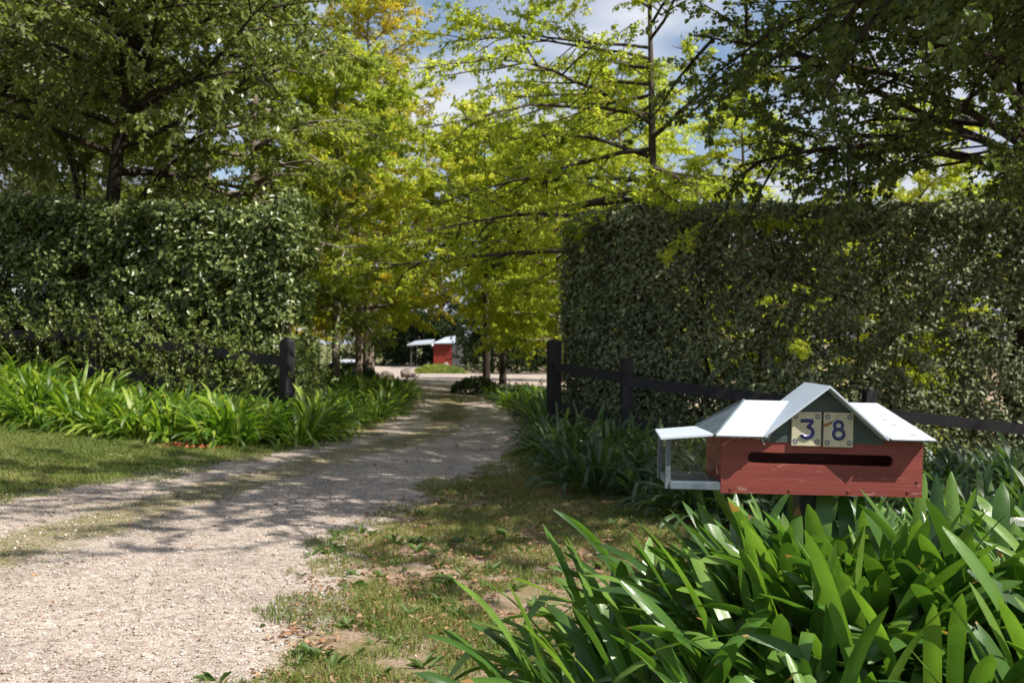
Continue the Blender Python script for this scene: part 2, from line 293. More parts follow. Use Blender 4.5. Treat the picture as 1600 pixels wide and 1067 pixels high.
def nrmz(a): return a/np.maximum(np.linalg.norm(a, axis=-1, keepdims=True), 1e-9)
def leaf_arrays(rng, P, D, Nn, ln, wd, six=False, fold=.25, curl=.0):
    """P base, D direction, Nn normal, all (n,3)"""
    n = len(P); D = nrmz(D); Sd = nrmz(np.cross(D, Nn)); Nn = np.cross(Sd, D)
    ln = ln[:, None]; wd = wd[:, None]
    if not six:
        V = np.stack([P, P+D*ln*.42-Sd*wd*.5+Nn*wd*fold, P+D*ln-Nn*ln*curl, P+D*ln*.42+Sd*wd*.5+Nn*wd*fold], 1).reshape(-1, 3)
        i = np.arange(n)[:, None]*4; F = [i+np.array([[0, 3, 2, 1]])]; k = 4
    else:
        V = np.stack([P, P+D*ln*.28-Sd*wd*.46+Nn*wd*fold, P+D*ln*.66-Sd*wd*.4+Nn*wd*fold*.8, P+D*ln-Nn*ln*curl,
                      P+D*ln*.66+Sd*wd*.4+Nn*wd*fold*.8, P+D*ln*.28+Sd*wd*.46+Nn*wd*fold], 1).reshape(-1, 3)
        i = np.arange(n)[:, None]*6; F = [np.concatenate([i+np.array([[0, 3, 2, 1]]), i+np.array([[0, 5, 4, 3]])])]; k = 6
    r = np.repeat(rng.random(n), k)
    return V, F, r

# ------------------------------------------------------------ terrain
def sm(a, b, x): t = np.clip((x-a)/(b-a), 0, 1); return t*t*(3-2*t)
def H(x, y):
    x = np.asarray(x, float); y = np.asarray(y, float)
    l = -.05*np.clip(x, -14, 0)*(1-sm(32, 50, y))
    r = -.13*np.clip(x-.5, 0, 9)*sm(8.5, 13, y)*(1-sm(32, 50, y))
    b = .25*sm(13.5, 17, y)*sm(-4, -7.5, x)*(1-sm(30, 45, y))
    d = -.82*np.clip((y-30)/60, 0, 1.05)
    mound = .68*np.exp(-(((x-1.5)/1.25)**2+((y-2.7)/1.25)**2)**1.6)
    return l+r+b+d+mound
def h(x, y): return float(H(x, y))
xs = np.concatenate([-np.geomspace(600, 14, 26), np.linspace(-13.5, 12, 150), np.geomspace(12.5, 600, 26)])
ys = np.concatenate([-np.geomspace(300, 4, 14), np.linspace(-3, 36, 230), np.geomspace(36.5, 900, 60)])
X, Y = np.meshgrid(xs, ys); Z = H(X, Y); nx = len(xs); ny = len(ys)
V = np.stack([X, Y, Z], -1).reshape(-1, 3); i, j = np.meshgrid(np.arange(nx-1), np.arange(ny-1)); b = (j*nx+i).ravel()
F = [np.stack([b, b+1, b+1+nx, b+nx], 1)]
tag(link_mesh('ground', np_mesh('ground', V, F, M['ground'], smooth=True)), kind='structure')

# driveway: y, left edge, right edge
EDGE = np.array([(-6, -7.5, -1.5), (0, -6.2, -1.25), (4.3, -5.2, -1.1), (6.2, -4.7, -1.2), (7.9, -4.35, -1.2), (9.7, -3.5, -.95), (11.2, -3.1, -.35), (12.5, -2.75, -.1), (14, -2.35, .0),
                 (17, -2.1, .1), (20, -2.05, .0), (24, -2.3, -.45), (28, -2.9, -1.0), (30.5, -4.8, -.9), (33, -6.5, 2.5), (36, -8, 7), (42, -9, 9), (52, -10, 9), (58, -11, 3), (64, -13, -4.2), (76, -14, -5.2), (110, -16, -5)])
yy = np.concatenate([np.linspace(-6, 36, 260), np.linspace(36.5, 110, 90)]); le = np.interp(yy, EDGE[:, 0], EDGE[:, 1])-.25; re = np.interp(yy, EDGE[:, 0], EDGE[:, 2])+.3
le = le+.12*np.sin(yy*1.7)+.07*np.sin(yy*4.1+1); re = re+.10*np.sin(yy*2.1+2)+.06*np.sin(yy*5+.4)
K = 49; t = np.linspace(0, 1, K); DX = le[:, None]+(re-le)[:, None]*t; DY = np.repeat(yy[:, None], K, 1)
wdt = (re-le)[:, None]; dl = t*wdt; dr = (1-t)*wdt
verge = np.maximum(np.clip(1-dl/.75, 0, 1), np.clip(1-dr/.45, 0, 1))*.75
cen = np.interp(yy, [4, 8, 12, 15.6, 20, 26, 30], [-3.6, -2.95, -2.1, -1.15, -1.2, -1.6, -1.8])[:, None]
moss = np.clip(1-np.abs(DX-cen)/.65, 0, 1)*.95*(1-sm(27, 31, DY)) 
ZZ = H(DX, DY)+.012+.012*np.sin(DY*1.3+DX)*sm(9, 15, DY)
ZZ[:, 0] -= .05; ZZ[:, -1] -= .05
V = np.stack([DX, DY, ZZ], -1).reshape(-1, 3); i, j = np.meshgrid(np.arange(K-1), np.arange(len(yy)-1)); b = (j*K+i).ravel()
F = [np.stack([b, b+1, b+1+K, b+K], 1)]
tag(link_mesh('driveway', np_mesh('driveway', V, F, M['gravel'], {'moss': moss.ravel(), 'verge': verge.ravel()}, True)), kind='structure')
def on_drive(x, y, m=0.):
    l = np.interp(y, EDGE[:, 0], EDGE[:, 1]); r = np.interp(y, EDGE[:, 0], EDGE[:, 2]); return (x > l+m) & (x < r-m)

# loose stones on the drive
rng = np.random.default_rng(5)
n = 26000; y_ = 3.2+rng.random(n)**1.7*9; x_ = -6.5+rng.random(n)*6.2; k = (on_drive(x_, y_, -.15) | (rng.random(n) < .06)) & (x_ < 0) & (np.abs(x_) < y_*.62+.4); x_, y_ = x_[k], y_[k]; n = len(x_)
s_ = rng.uniform(.003, .0085, n)*(1+.6*(rng.random(n) > .93))
octa = np.array([(1, 0, 0), (.2, 1, .1), (-1, .15, 0), (-.1, -.9, 0), (.1, 0, .65), (0, 0, -.6)])
ang = rng.random(n)*6.28; c, s = np.cos(ang), np.sin(ang); sc = s_[:, None]*rng.uniform(.7, 1.4, (n, 3)); O = octa[None]*sc[:, None, :]+rng.normal(0, .15, (n, 6, 3))*s_[:, None, None]
V = np.empty((n, 6, 3)); V[..., 0] = O[..., 0]*c[:, None]-O[..., 1]*s[:, None]+x_[:, None]; V[..., 1] = O[..., 0]*s[:, None]+O[..., 1]*c[:, None]+y_[:, None]; V[..., 2] = O[..., 2]+(H(x_, y_)+.014+s_*.3)[:, None]
tr = np.array([(0, 1, 4), (1, 2, 4), (2, 3, 4), (3, 0, 4), (1, 0, 5), (2, 1, 5), (3, 2, 5), (0, 3, 5)])
F = [(np.arange(n)[:, None, None]*6+tr[None]).reshape(-1, 3)]
tag(link_mesh('gravel_stones', np_mesh('gravel_stones', V.reshape(-1, 3), F, M['pebble'], {'rnd': np.repeat(rng.random(n), 6)})), 'loose pale gravel stones lying over the near end of the driveway', 'gravel', kind='stuff')

# ------------------------------------------------------------ grass, weeds, litter
def blades(rng, x, y, ln, wd, lean, zoff=0.):
    n = len(x); z = H(x, y)+zoff; a = rng.random(n)*6.283; d = np.stack([np.cos(a), np.sin(a), np.zeros(n)], 1); sd = np.stack([-np.sin(a), np.cos(a), np.zeros(n)], 1)
    P = np.stack([x, y, z], 1); up = np.array([0, 0, 1.]); ln = ln[:, None]; wd = wd[:, None]; lean = lean[:, None]
    m_ = P+up*ln*.6+d*ln*lean*.35; t_ = P+up*ln*(1-lean*.35)+d*ln*lean
    V = np.stack([P-sd*wd*.5, P+sd*wd*.5, m_+sd*wd*.4, m_-sd*wd*.4, t_], 1).reshape(-1, 3); i = np.arange(n)[:, None]*5
    return V, [i+np.array([[0, 1, 2, 3]]), i+np.array([[3, 2, 4]])], np.repeat(rng.random(n), 5)
def vnoise(x, y, sc, seed=0):
    r_ = np.random.default_rng(seed); g = r_.random((64, 64)); x = x*sc+31.7; y = y*sc+17.3; xi = np.floor(x).astype(int); yi = np.floor(y).astype(int); fx = x-xi; fy = y-yi
    fx = fx*fx*(3-2*fx); fy = fy*fy*(3-2*fy); G = lambda a, b: g[a % 64, b % 64]
    return (G(xi, yi)*(1-fx)+G(xi+1, yi)*fx)*(1-fy)+(G(xi, yi+1)*(1-fx)+G(xi+1, yi+1)*fx)*fy
rng = np.random.default_rng(11)
n = 300000; y_ = 3.6+rng.random(n)**1.3*12; x_ = -1.6+rng.random(n)*5.2
re_ = np.interp(y_, EDGE[:, 0], EDGE[:, 2]); nz = vnoise(x_, y_, 2.2, 1)*.6+vnoise(x_, y_, 7, 2)*.4
k = (x_ > re_+.02-(nz-.5)*.8) & (nz > .50-.25*sm(6.0, 8.0, y_)-.06*rng.random(n)) & (np.abs(x_) < y_*.60+.3) & (x_ < .5+.25*y_); x_, y_, nz = x_[k], y_[k], nz[k]
V, F, r = blades(rng, x_, y_, rng.uniform(.012, .06, len(x_))*(.5+nz), rng.uniform(.003, .006, len(x_)), rng.uniform(.2, 1.1, len(x_)))
tag(link_mesh('verge_grass', np_mesh('verge_grass', V, F, M['grass'], {'rnd': r})), 'patchy short grass on the bare verge right of the driveway', 'grass', kind='stuff')
n = 200000; y_ = 7.5+rng.random(n)**1.1*7.5; x_ = -9.5+rng.random(n)*8
le_ = np.interp(y_, EDGE[:, 0], EDGE[:, 1]); nz = vnoise(x_, y_, 1.3, 3)*.55+vnoise(x_, y_, 5, 4)*.45
k = (x_ < le_+.15+(nz-.5)*.9) & (nz > .22) & (np.abs(x_) < y_*.6+.3); x_, y_ = x_[k], y_[k]
V, F, r = blades(rng, x_, y_, rng.uniform(.015, .05, len(x_)), rng.uniform(.005, .009, len(x_)), rng.uniform(.2, 1.1, len(x_)))
tag(link_mesh('lawn_grass', np_mesh('lawn_grass', V, F, M['grass'], {'rnd': r})), 'mown grass with worn brown patches left of the driveway', 'lawn', kind='stuff')
n = 30000; y_ = 5+rng.random(n)*22; x_ = np.interp(y_, [4, 8, 12, 15.6, 20, 26, 30], [-3.6, -2.95, -2.1, -1.15, -1.2, -1.6, -1.8])+rng.normal(0, .3, n); nz = vnoise(x_, y_, 2.5, 8); k = nz > .5; x_, y_ = x_[k], y_[k]
V, F, r = blades(rng, x_, y_, rng.uniform(.008, .025, len(x_)), rng.uniform(.004, .007, len(x_)), rng.uniform(.4, 1.3, len(x_)), .008)
tag(link_mesh('centre_grass', np_mesh('centre_grass', V, F, M['grass'], {'rnd': r})), 'thin mossy grass growing between the wheel tracks', 'grass', kind='stuff')
# broad weeds on the verge: rosettes
rng = np.random.default_rng(21); P = []; D = []; Nn = []; ln = []
for q in range(260):
    y0 = 3.9+rng.random()**1.4*4.5; x0 = np.interp(y0, EDGE[:, 0], EDGE[:, 2])+rng.uniform(-.15, 2.2)
    if x0 > .55+.1*y0 or vnoise(np.array([x0]), np.array([y0]), 1.6, 9)[0] < .38: continue
    L0 = rng.uniform(.035, .10)
    for e in range(rng.integers(4, 10)):
        a = rng.random()*6.28; el = rng.uniform(.2, 1.2); P.append((x0+rng.normal(0, .01), y0+rng.normal(0, .01), h(x0, y0)+.004)); D.append((math.cos(a), math.sin(a), el)); Nn.append((-math.cos(a)*el, -math.sin(a)*el, 1)); ln.append(L0*rng.uniform(.6, 1.3))
ln = np.array(ln); V, F, r = leaf_arrays(rng, np.array(P), np.array(D), np.array(Nn), ln, ln*rng.uniform(.16, .42, len(ln)), True, .15, .2)
tag(link_mesh('verge_weeds', np_mesh('verge_weeds', V, F, M['weed'], {'rnd': r})), 'small broad-leaved weeds sprouting on the bare verge', 'weeds', kind='stuff')
def litter(name, m, n, fx, lab, size=(.008, .045), seed=3):
    rng = np.random.default_rng(seed); x_, y_ = fx(rng, n); n = len(x_)
    P = np.stack([x_, y_, H(x_, y_)+rng.uniform(.012, .03, n)], 1); a = rng.random(n)*6.28; D = np.stack([np.cos(a), np.sin(a), rng.normal(0, .25, n)], 1); Nn = np.stack([rng.normal(0, .4, n), rng.normal(0, .4, n), np.ones(n)], 1)
    ln = rng.uniform(size[0], size[1], n); V, F, r = leaf_arrays(rng, P, D, Nn, ln, ln*rng.uniform(.3, .65, n), True, .3, .15)
    tag(link_mesh(name, np_mesh(name, V, F, m, {'rnd': r})), lab, 'leaf litter', kind='stuff')
def f1(rng, n):
    y = 3.7+rng.random(n)**1.5*9; x = -1.6+rng.random(n)*4; k = (x > np.interp(y, EDGE[:, 0], EDGE[:, 2])-.05) & (vnoise(x, y, 2.6, 6)*.6+vnoise(x, y, 9, 7)*.4 > .42) & (x < .5+.3*y); return x[k], y[k]
litter('leaf_litter', M['litter'], 24000, f1, 'dry brown leaves scattered over the verge right of the driveway')
def f1b(rng, n):
    y = 4+rng.random(n)*22; x = np.interp(y, EDGE[:, 0], EDGE[:, 1])+rng.random(n)*(np.interp(y, EDGE[:, 0], EDGE[:, 2])-np.interp(y, EDGE[:, 0], EDGE[:, 1])); return x, y
litter('fallen_leaves', M['litter'], 500, f1b, 'a few dark fallen leaves lying on the gravel driveway', seed=6, size=(.02, .05))
def f2(rng, n): return -3.95+rng.normal(0, .17, n), 12.25+rng.normal(0, .07, n)
litter('red_leaf_litter', M['red_litter'], 260, f2, 'small heap of reddish dead leaves at the foot of the left bed', (.03, .07), 4)

# ------------------------------------------------------------ agapanthus
def strap_mesh(name, seed, nleaf, Lr, Wr, m, seg=12, spread=.1, elr=(20, 88), droop=(40, 120), azc=None, azw=180, up=0.0, cross=4):
    rng = np.random.default_rng(seed); VV = []; FF = []; ra = []; ua = []; la = []; b0 = 0
    for q in range(nleaf):
        az = rng.uniform(0, 2*math.pi) if azc is None else R(azc+rng.uniform(-azw, azw)); rr = spread*math.sqrt(rng.random())
        Lf = rng.uniform(*Lr); W = rng.uniform(*Wr); el = R(rng.uniform(*elr)); dp = R(rng.uniform(*droop))*(1.1-math.sin(el)*.75)
        kink = rng.uniform(.45, .8) if rng.random() < .12 else 9; kang = R(rng.uniform(35, 80)); tw = rng.normal(0, .42); side_bend = rng.normal(0, .25)
        p = np.array([rr*math.cos(az), rr*math.sin(az), rng.uniform(-.03, .03)+up]); R0 = rng.random(); foldang = rng.uniform(.12, .45)
        for i in range(seg+1):
            t = i/seg; e = el-dp*t**1.8-(kang if t > kink else 0); a = az+side_bend*t
            d = np.array([math.cos(a)*math.cos(e), math.sin(a)*math.cos(e), math.sin(e)])
            sd = np.array([-math.sin(a), math.cos(a), 0]); nn = np.cross(sd, d); nn = -nn if nn[2] < 0 and e < 1.2 else nn
            c_, s_ = math.cos(tw*t), math.sin(tw*t); sd2 = sd*c_+nn*s_; nn2 = np.cross(d, sd2)
            wv = W*(.55+.45*min(1, t/.4))*(1 if t < .78 else max(.02, (1-((t-.78)/.222)**2.1))**.62)
            fo = foldang*(1-.6*t)
            for k in range(cross+1):
                u = k/cross*2-1; VV.append(p+sd2*u*wv*.5+nn2*abs(u)**1.4*wv*fo*.5*-1); ua.append(u*.5+.5); la.append(t); ra.append(R0)
            if i < seg:
                for k in range(cross): a0 = b0+i*(cross+1)+k; FF.append((a0, a0+1, a0+cross+2, a0+cross+1))
            p = p+d*Lf/seg
        b0 += (seg+1)*(cross+1)
    return np_mesh(name, np.array(VV), [np.array(FF)], m, {'rnd': ra, 'across': ua, 'along': la}, True)

# foreground mass under the letterbox: every clump its own mesh
fg = [(.16, 2.3, 21), (.16, 1.95, 22), (.26, 2.7, 23), (.38, 3.05, 24), (1.0, 3.3, 25), (1.6, 3.4, 26), (2.2, 2.1, 27), (.42, 2.35, 0), (.62, 1.95, 1), (.92, 2.12, 2), (1.22, 1.90, 3), (1.50, 2.05, 4), (1.80, 1.95, 5), (1.12, 2.38, 6), (1.62, 2.40, 7), (2.02, 2.35, 8), (.72, 2.85, 9), (1.25, 3.0, 10), (1.75, 2.95, 11), (2.25, 2.75, 12), (.66, 2.45, 13), (2.42, 3.35, 14), (1.38, 2.62, 15), (.38, 1.85, 16), (.88, 1.78, 17), (1.9, 2.6, 18), (.98, 2.7, 19), (1.5, 1.8, 20), (.86, 2.45, 28), (1.38, 2.28, 29), (1.16, 2.78, 30), (1.1, 1.8, 31), (.6, 3.3, 32), (.80, 2.45, 33), (.68, 2.2, 34), (.94, 2.5, 35), (.76, 2.66, 36)]
FGL = 'broad-leaved strappy agapanthus clump in the foreground mass under the letterbox'
for (x, y, q) in fg:
    leftmost = x < .75
    zb = h(x, y)+.02+.05*(1 if y > 2.2 and x > .6 else 0); Lm = min(.66, (1.5-(.168 if x < 1.7 else .15)*y-zb)/.82) if x > .45 else (.66 if y > 1.9 else .54)
    me = strap_mesh('agapanthus_clump', 100+q, 78, (Lm*.55, Lm), (.029, .046), M['aga'], 16, .17, ((18, 86) if x < .7 or y < 1.9 else (38, 88)), (45, 170), None, 180)
    o = link_mesh('agapanthus_plant', me, None, (x, y, zb)); tag(o, FGL, 'agapanthus', 'agapanthus clumps in the foreground')
# beds
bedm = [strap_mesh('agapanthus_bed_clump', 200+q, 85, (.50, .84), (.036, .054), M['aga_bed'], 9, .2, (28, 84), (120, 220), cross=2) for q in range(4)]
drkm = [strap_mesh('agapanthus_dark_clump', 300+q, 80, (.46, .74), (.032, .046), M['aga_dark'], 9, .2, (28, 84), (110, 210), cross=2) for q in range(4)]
def bed(pts, meshes, lab, grp, seed, sc=(.85, 1.15)):
    rnd = random.Random(seed)
    for (x, y) in pts:
        o = link_mesh('agapanthus_plant', rnd.choice(meshes), None, (x, y, h(x, y)-.02)); o.rotation_euler = (0, 0, rnd.random()*6.28); s = rnd.uniform(*sc); o.scale = (s, s, s*rnd.uniform(.9, 1.1))
        tag(o, lab, 'agapanthus', grp)
rnd = random.Random(1); pts = []
for r_i, off in enumerate((.35, .9, 1.45, 2.0)):
    x = -8.4
    while x < -2.6-.0*off:
        yb = np.interp(x, [-10, -7.1, -4.8, -3.5, -2.5], [14.6, 13.8, 12.6, 12.35, 13.1]); pts.append((x+rnd.uniform(-.12, .12), yb+off+rnd.uniform(-.1, .1))); x += .50+.06*r_i
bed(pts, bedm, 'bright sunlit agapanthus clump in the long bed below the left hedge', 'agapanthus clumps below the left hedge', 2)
pts = []
for off in (.35, .95, 1.55, 2.2):
    y = 15.2
    while y < 26:
        pts.append((np.interp(y, EDGE[:, 0], EDGE[:, 1])-off-.05+rnd.uniform(-.12, .12), y+rnd.uniform(-.12, .12))); y += .72
bed(pts, drkm[:2]+bedm[:2], 'green agapanthus clump edging the driveway beyond the left gatepost', 'agapanthus clumps along the left edge of the driveway', 3, (.68, .92))
pts = []
for off in (.3, .9, 1.5, 2.2, 3.0, 3.9):
    s_l = 0
    poly = [(5.2, 5.9), (3.5, 6.2), (2.1, 7.2), (1.2, 8.5), (.62, 9.8), (.38, 11.6), (.22, 13.5), (.22, 15.5)]
    for k in range(len(poly)-1):
        a = Vector(poly[k]); b_ = Vector(poly[k+1]); d = (b_-a).normalized(); nr = Vector((d.y, -d.x)); nn = max(1, round((b_-a).length/.62))
        for e in range(nn):
            p = a+(b_-a)*(e/nn)+nr*off
            if p.y < 14.8-.14*p.x and p.x > .1 and p.x < 7: pts.append((p.x+rnd.uniform(-.1, .1), p.y+rnd.uniform(-.1, .1)))
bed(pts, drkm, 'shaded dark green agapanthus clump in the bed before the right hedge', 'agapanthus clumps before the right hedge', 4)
pts = []
for off in (.35, .95, 1.6):
    y = 17.3
    while y < 26:
        pts.append((np.interp(y, EDGE[:, 0], EDGE[:, 2])+off+rnd.uniform(-.12, .12), y+rnd.uniform(-.12, .12))); y += .85
bed(pts, drkm[:2]+bedm[2:], 'agapanthus clump edging the driveway beyond the right gatepost', 'agapanthus clumps along the right edge of the driveway', 5, (.65, .85))

# ------------------------------------------------------------ hedges
def hedge(name, label, path, zb, zt, thick, m, n, lsize, seed, gaps, stems, rough=1., face=.30, gsc=5.5):
    """path: list of front-line (x,y); the hedge lies behind it"""
    root = empty(name, (path[0][0], path[0][1], zb[0] if hasattr(zb, '__len__') else zb)); tag(root, label, 'hedge')
    rng = np.random.default_rng(seed); A = np.array(path, float); seg = np.linalg.norm(np.diff(A, axis=0), axis=1); cum = np.concatenate([[0], np.cumsum(seg)]); Lt = cum[-1]
    def pt(s, dep):
        x = np.interp(s, cum, A[:, 0]); y = np.interp(s, cum, A[:, 1]); i = np.clip(np.searchsorted(cum, s)-1, 0, len(seg)-1); T = (A[1:]-A[:-1])[i]/seg[i][:, None]
        return x-T[:, 1]*dep, y+T[:, 0]*dep, T
    s = rng.random(n)*Lt; v = rng.random(n); which = rng.random(n)
    dep = np.where(which < .5, np.abs(rng.normal(0, face, n)), np.where(which < .72, thick-np.abs(rng.normal(0, face, n)), rng.random(n)*thick))
    top = which > .86; z_t = np.interp(s, [0, Lt], zt) if hasattr(zt, '__len__') else zt; z_b = np.interp(s, [0, Lt], zb) if hasattr(zb, '__len__') else zb
    hh = z_t-z_b
    rad = (vnoise(s, v*hh, 1.3, seed)*.22+vnoise(s, v*hh, 4, seed+1)*.16)*rough
    zz = z_b+v*hh; zz = np.where(top, z_t-np.abs(rng.normal(0, .16, n))+rng.random(n)*.05, zz)
    zz = np.where(top, zz+vnoise(s, dep, 3, seed+2)*.12-.06, zz)
    endm = which > .93     # the ends are leafy too
    e2 = rng.random(n) < .5; s = np.where(endm, np.where(e2, np.abs(rng.normal(0, face*.6, n)), Lt-np.abs(rng.normal(0, face*.6, n))), s); zz = np.where(endm, z_b+v*hh, zz)
    s = np.clip(s, 0, Lt)
    # round the shoulders
    edge_d = np.minimum(np.minimum(dep, thick-dep), np.minimum(s, Lt-s)); zz = np.minimum(zz, z_t-.30*np.clip(1-edge_d/.35, 0, 1)**2+rng.normal(0, .03, n)+np.where(rng.random(n) < .04, rng.exponential(.05, n), 0))
    x, y, T = pt(s, dep-rad+.15)
    g = vnoise(s, zz, gsc, seed+5)*.6+vnoise(s, zz, gsc*.4, seed+6)*.4
    k = g > gaps(s, (zz-z_b)/hh); s, x, y, zz, T, dep = s[k], x[k], y[k], zz[k], T[k], dep[k]; n = len(s)
    out = np.where((dep < thick/2)[:, None], np.stack([T[:, 1], -T[:, 0]], 1), np.stack([-T[:, 1], T[:, 0]], 1))
    Nn = np.stack([out[:, 0]*.7, out[:, 1]*.7, np.full(n, .55)], 1)+rng.normal(0, .5, (n, 3)); D = rng.normal(0, 1, (n, 3)); D[:, 2] -= .1
    D = D-Nn*(D*Nn).sum(1, keepdims=True)/(Nn**2).sum(1, keepdims=True)
    ln = rng.uniform(lsize*.7, lsize*1.25, n); V, F, r = leaf_arrays(rng, np.stack([x, y, zz], 1), D, Nn, ln, ln*rng.uniform(.42, .58, n), True, .15, .08)
    V = V-np.array(root.location)
    link_mesh('foliage', np_mesh('foliage', V, F, m, {'rnd': r}), root)
    tb = TB(); rnd = random.Random(seed)
    for q in range(stems):
        s0 = rnd.random()*Lt; d0 = rnd.uniform(.35, .65)*thick; x0, y0, T0 = pt(np.array([s0]), np.array([d0])); p = Vector((x0[0], y0[0], (np.interp(s0, [0, Lt], zb) if hasattr(zb, '__len__') else zb)-.1))-root.location; ps = [p.copy()]; rr = rnd.uniform(.012, .028)
        for e in range(7): p = p+Vector((rnd.gauss(0, .09), rnd.gauss(0, .07), .52)); ps.append(p.copy())
        tb.tube(ps, [rr*(1-.1*i) for i in range(len(ps))], 5, False)
        for e in range(9):
            a = ps[rnd.randint(1, 6)]; b = a+Vector((rnd.uniform(-.4, .4), rnd.uniform(-.45, .45), rnd.uniform(.15, .4))); tb.tube([a, (a+b)/2+Vector((0, 0, -.03)), b], [.008, .006, .004], 4, False)
    tb.build('stems', M['stem'], root)
    return root
gl = lambda s, v: np.full_like(s, .33)
hl = hedge('clipped_hedge', 'tall clipped glossy hedge left of the driveway behind the black gatepost', [(-13.5, 18.2), (-9, 17.6), (-5.2, 16.9), (-3.75, 16.7)], .5, [4.35, 3.78], 1.7, M['hedge_l'], 125000, .105, 31, gl, 30, rough=1.25)
def gr(s, v): return .22+.25*np.exp(-((v-.5)/.28)**2)*np.clip((s-1.8)/1.5, 0, 1)
hr = hedge('clipped_hedge', 'wide clipped olive hedge behind the letterbox with light showing through', [(.78, 17.3), (1.75, 15.75), (3.2, 15.3), (9.5, 14.5)], [-.1, -1.2], [3.70, 3.58], .9, M['hedge_r'], 150000, .085, 41, gr, 46, rough=.5, face=.2, gsc=10.)
# wild shoots leaning out of the left hedge over the rail
root = empty('hedge_shoots', (-4.6, 15.8, .3)); tag(root, 'leafy untrimmed shoots spilling over the left rail beside the gatepost', 'shrub')
rng = np.random.default_rng(77); P = []; D = []; Nn = []; tb = TB()
for q in range(430):
    x0 = rng.uniform(-10.2, -3.95) if q % 16 else rng.uniform(-3.2, -2.8); y0 = np.interp(x0, [-11, -7.15, -3.5], [17.4, 16.9, 15.5])+rng.uniform(-.22, .8); z0 = rng.uniform(.3, 1.25)+max(0, -x0-4)*.09; a = Vector((x0, y0, z0)); top = a+Vector((rng.normal(0, .25), -rng.uniform(.0, .7), rng.uniform(.25, .8)))
    ps = [a.lerp(top, t)+Vector((0, 0, .12*math.sin(t*3))) for t in (0, .35, .7, 1)]; tb.tube([p-Vector(root.location) for p in ps], [.006, .005, .004, .002], 4, False)
    for e in range(16):
        t = rng.uniform(.2, 1); p = a.lerp(top, t)+Vector((0, 0, .12*math.sin(t*3))); P.append(p-Vector(root.location)); D.append(rng.normal(0, 1, 3)+np.array([0, -.2, .4])); Nn.append(rng.normal(0, .5, 3)+np.array([.3, -.4, 1]))
ln = rng.uniform(.05, .095, len(P)); V, F, r = leaf_arrays(rng, np.array(P), np.array(D), np.array(Nn), ln, ln*.5, True, .15, .1)
link_mesh('foliage', np_mesh('foliage', V, F, M['sprout'], {'rnd': r}), root); tb.build('stems', M['stem'], root)

# ------------------------------------------------------------ fences
def post(root, x, y, top, size, rz, cap, zg=None):
    tb = TB(); zg = h(x, y)-.3 if zg is None else zg; hs = size/2; ang = Matrix.Rotation(rz, 4, 'Z')
    q = [ang@Vector(p) for p in ((-hs, -hs, 0), (hs, -hs, 0), (hs, hs, 0), (-hs, hs, 0))]; loc = Vector((x, y, 0))-Vector(root.location)
    b = 0
    for z in (zg, top): 
        for p in q: tb.v.append((loc+p+Vector((0, 0, z)))[:])
    tb.v.append((loc+Vector((0, 0, top+cap)))[:])
    tb.f = [(3, 2, 1, 0), (0, 1, 5, 4), (1, 2, 6, 5), (2, 3, 7, 6), (3, 0, 4, 7), (4, 5, 8), (5, 6, 8), (6, 7, 8), (7, 4, 8)]
    return tb.build('post', M['black_paint'], root)
def rail(root, a, b, hgt, th=.045, off=0.):
    a = Vector(a); b = Vector(b); d = (b-a).normalized(); n_ = Vector((d.y, -d.x, 0)).normalized()*th/2; u = Vector((0, 0, hgt/2)); tb = TB(); o = Vector(root.location); nn = n_.normalized()*off
    for p in (a, b):
        for s1, s2 in ((-1, -1), (1, -1), (1, 1), (-1, 1)): tb.v.append((p+nn+n_*s1+u*s2-o)[:])
    tb.f = [(0, 1, 2, 3), (7, 6, 5, 4), (0, 4, 5, 1), (1, 5, 6, 2), (2, 6, 7, 3), (3, 7, 4, 0)]
    return tb.build('rail', M['black_paint'], root)
fl = empty('timber_fence', (-3.5, 15.5, .17)); tag(fl, 'black timber rail fence with a pointed gatepost left of the driveway', 'fence')
post(fl, -3.5, 15.5, 1.50, .17, R(-42), .085)
post(fl, -7.15, 17.0, 1.95, .15, R(10), .05); post(fl, -11, 17.5, 2.05, .15, R(5), .05)
rail(fl, (-3.62, 15.53, 1.20), (-7.15, 16.9, 1.58), .15, .045); rail(fl, (-7.15, 16.9, 1.58), (-11, 17.4, 1.7), .15)
rail(fl, (-3.62, 15.53, .62), (-7.15, 16.9, 1.0), .15)
fr = empty('timber_fence', (.69, 16.5, 0)); tag(fr, 'black timber rail fence before the right hedge, ending in a gatepost', 'fence')
P0, P1, P2, P3 = (.70, 16.6), (1.74, 15.1), (5.15, 14.35), (9.3, 13.7)
post(fr, *P0, 1.50, .19, R(20), .05, -.6); post(fr, *P1, 1.24, .16, R(8), .03, -.8); post(fr, *P2, .80, .16, R(8), .03, -1.3); post(fr, *P3, .25, .16, R(8), .03, -1.6)
def rz_(p, z): return (p[0], p[1], z)
rail(fr, rz_(P0, 1.09), rz_(P1, .95), .15, off=.06); rail(fr, rz_(P0, .45), rz_(P1, .29), .15, off=.06)
rail(fr, rz_(P1, .90), rz_(P2, .50), .16, off=.07); rail(fr, rz_(P1, .28), rz_(P2, -.1), .15, off=.07)
rail(fr, rz_(P2, .48), rz_(P3, .05), .16, off=.07)

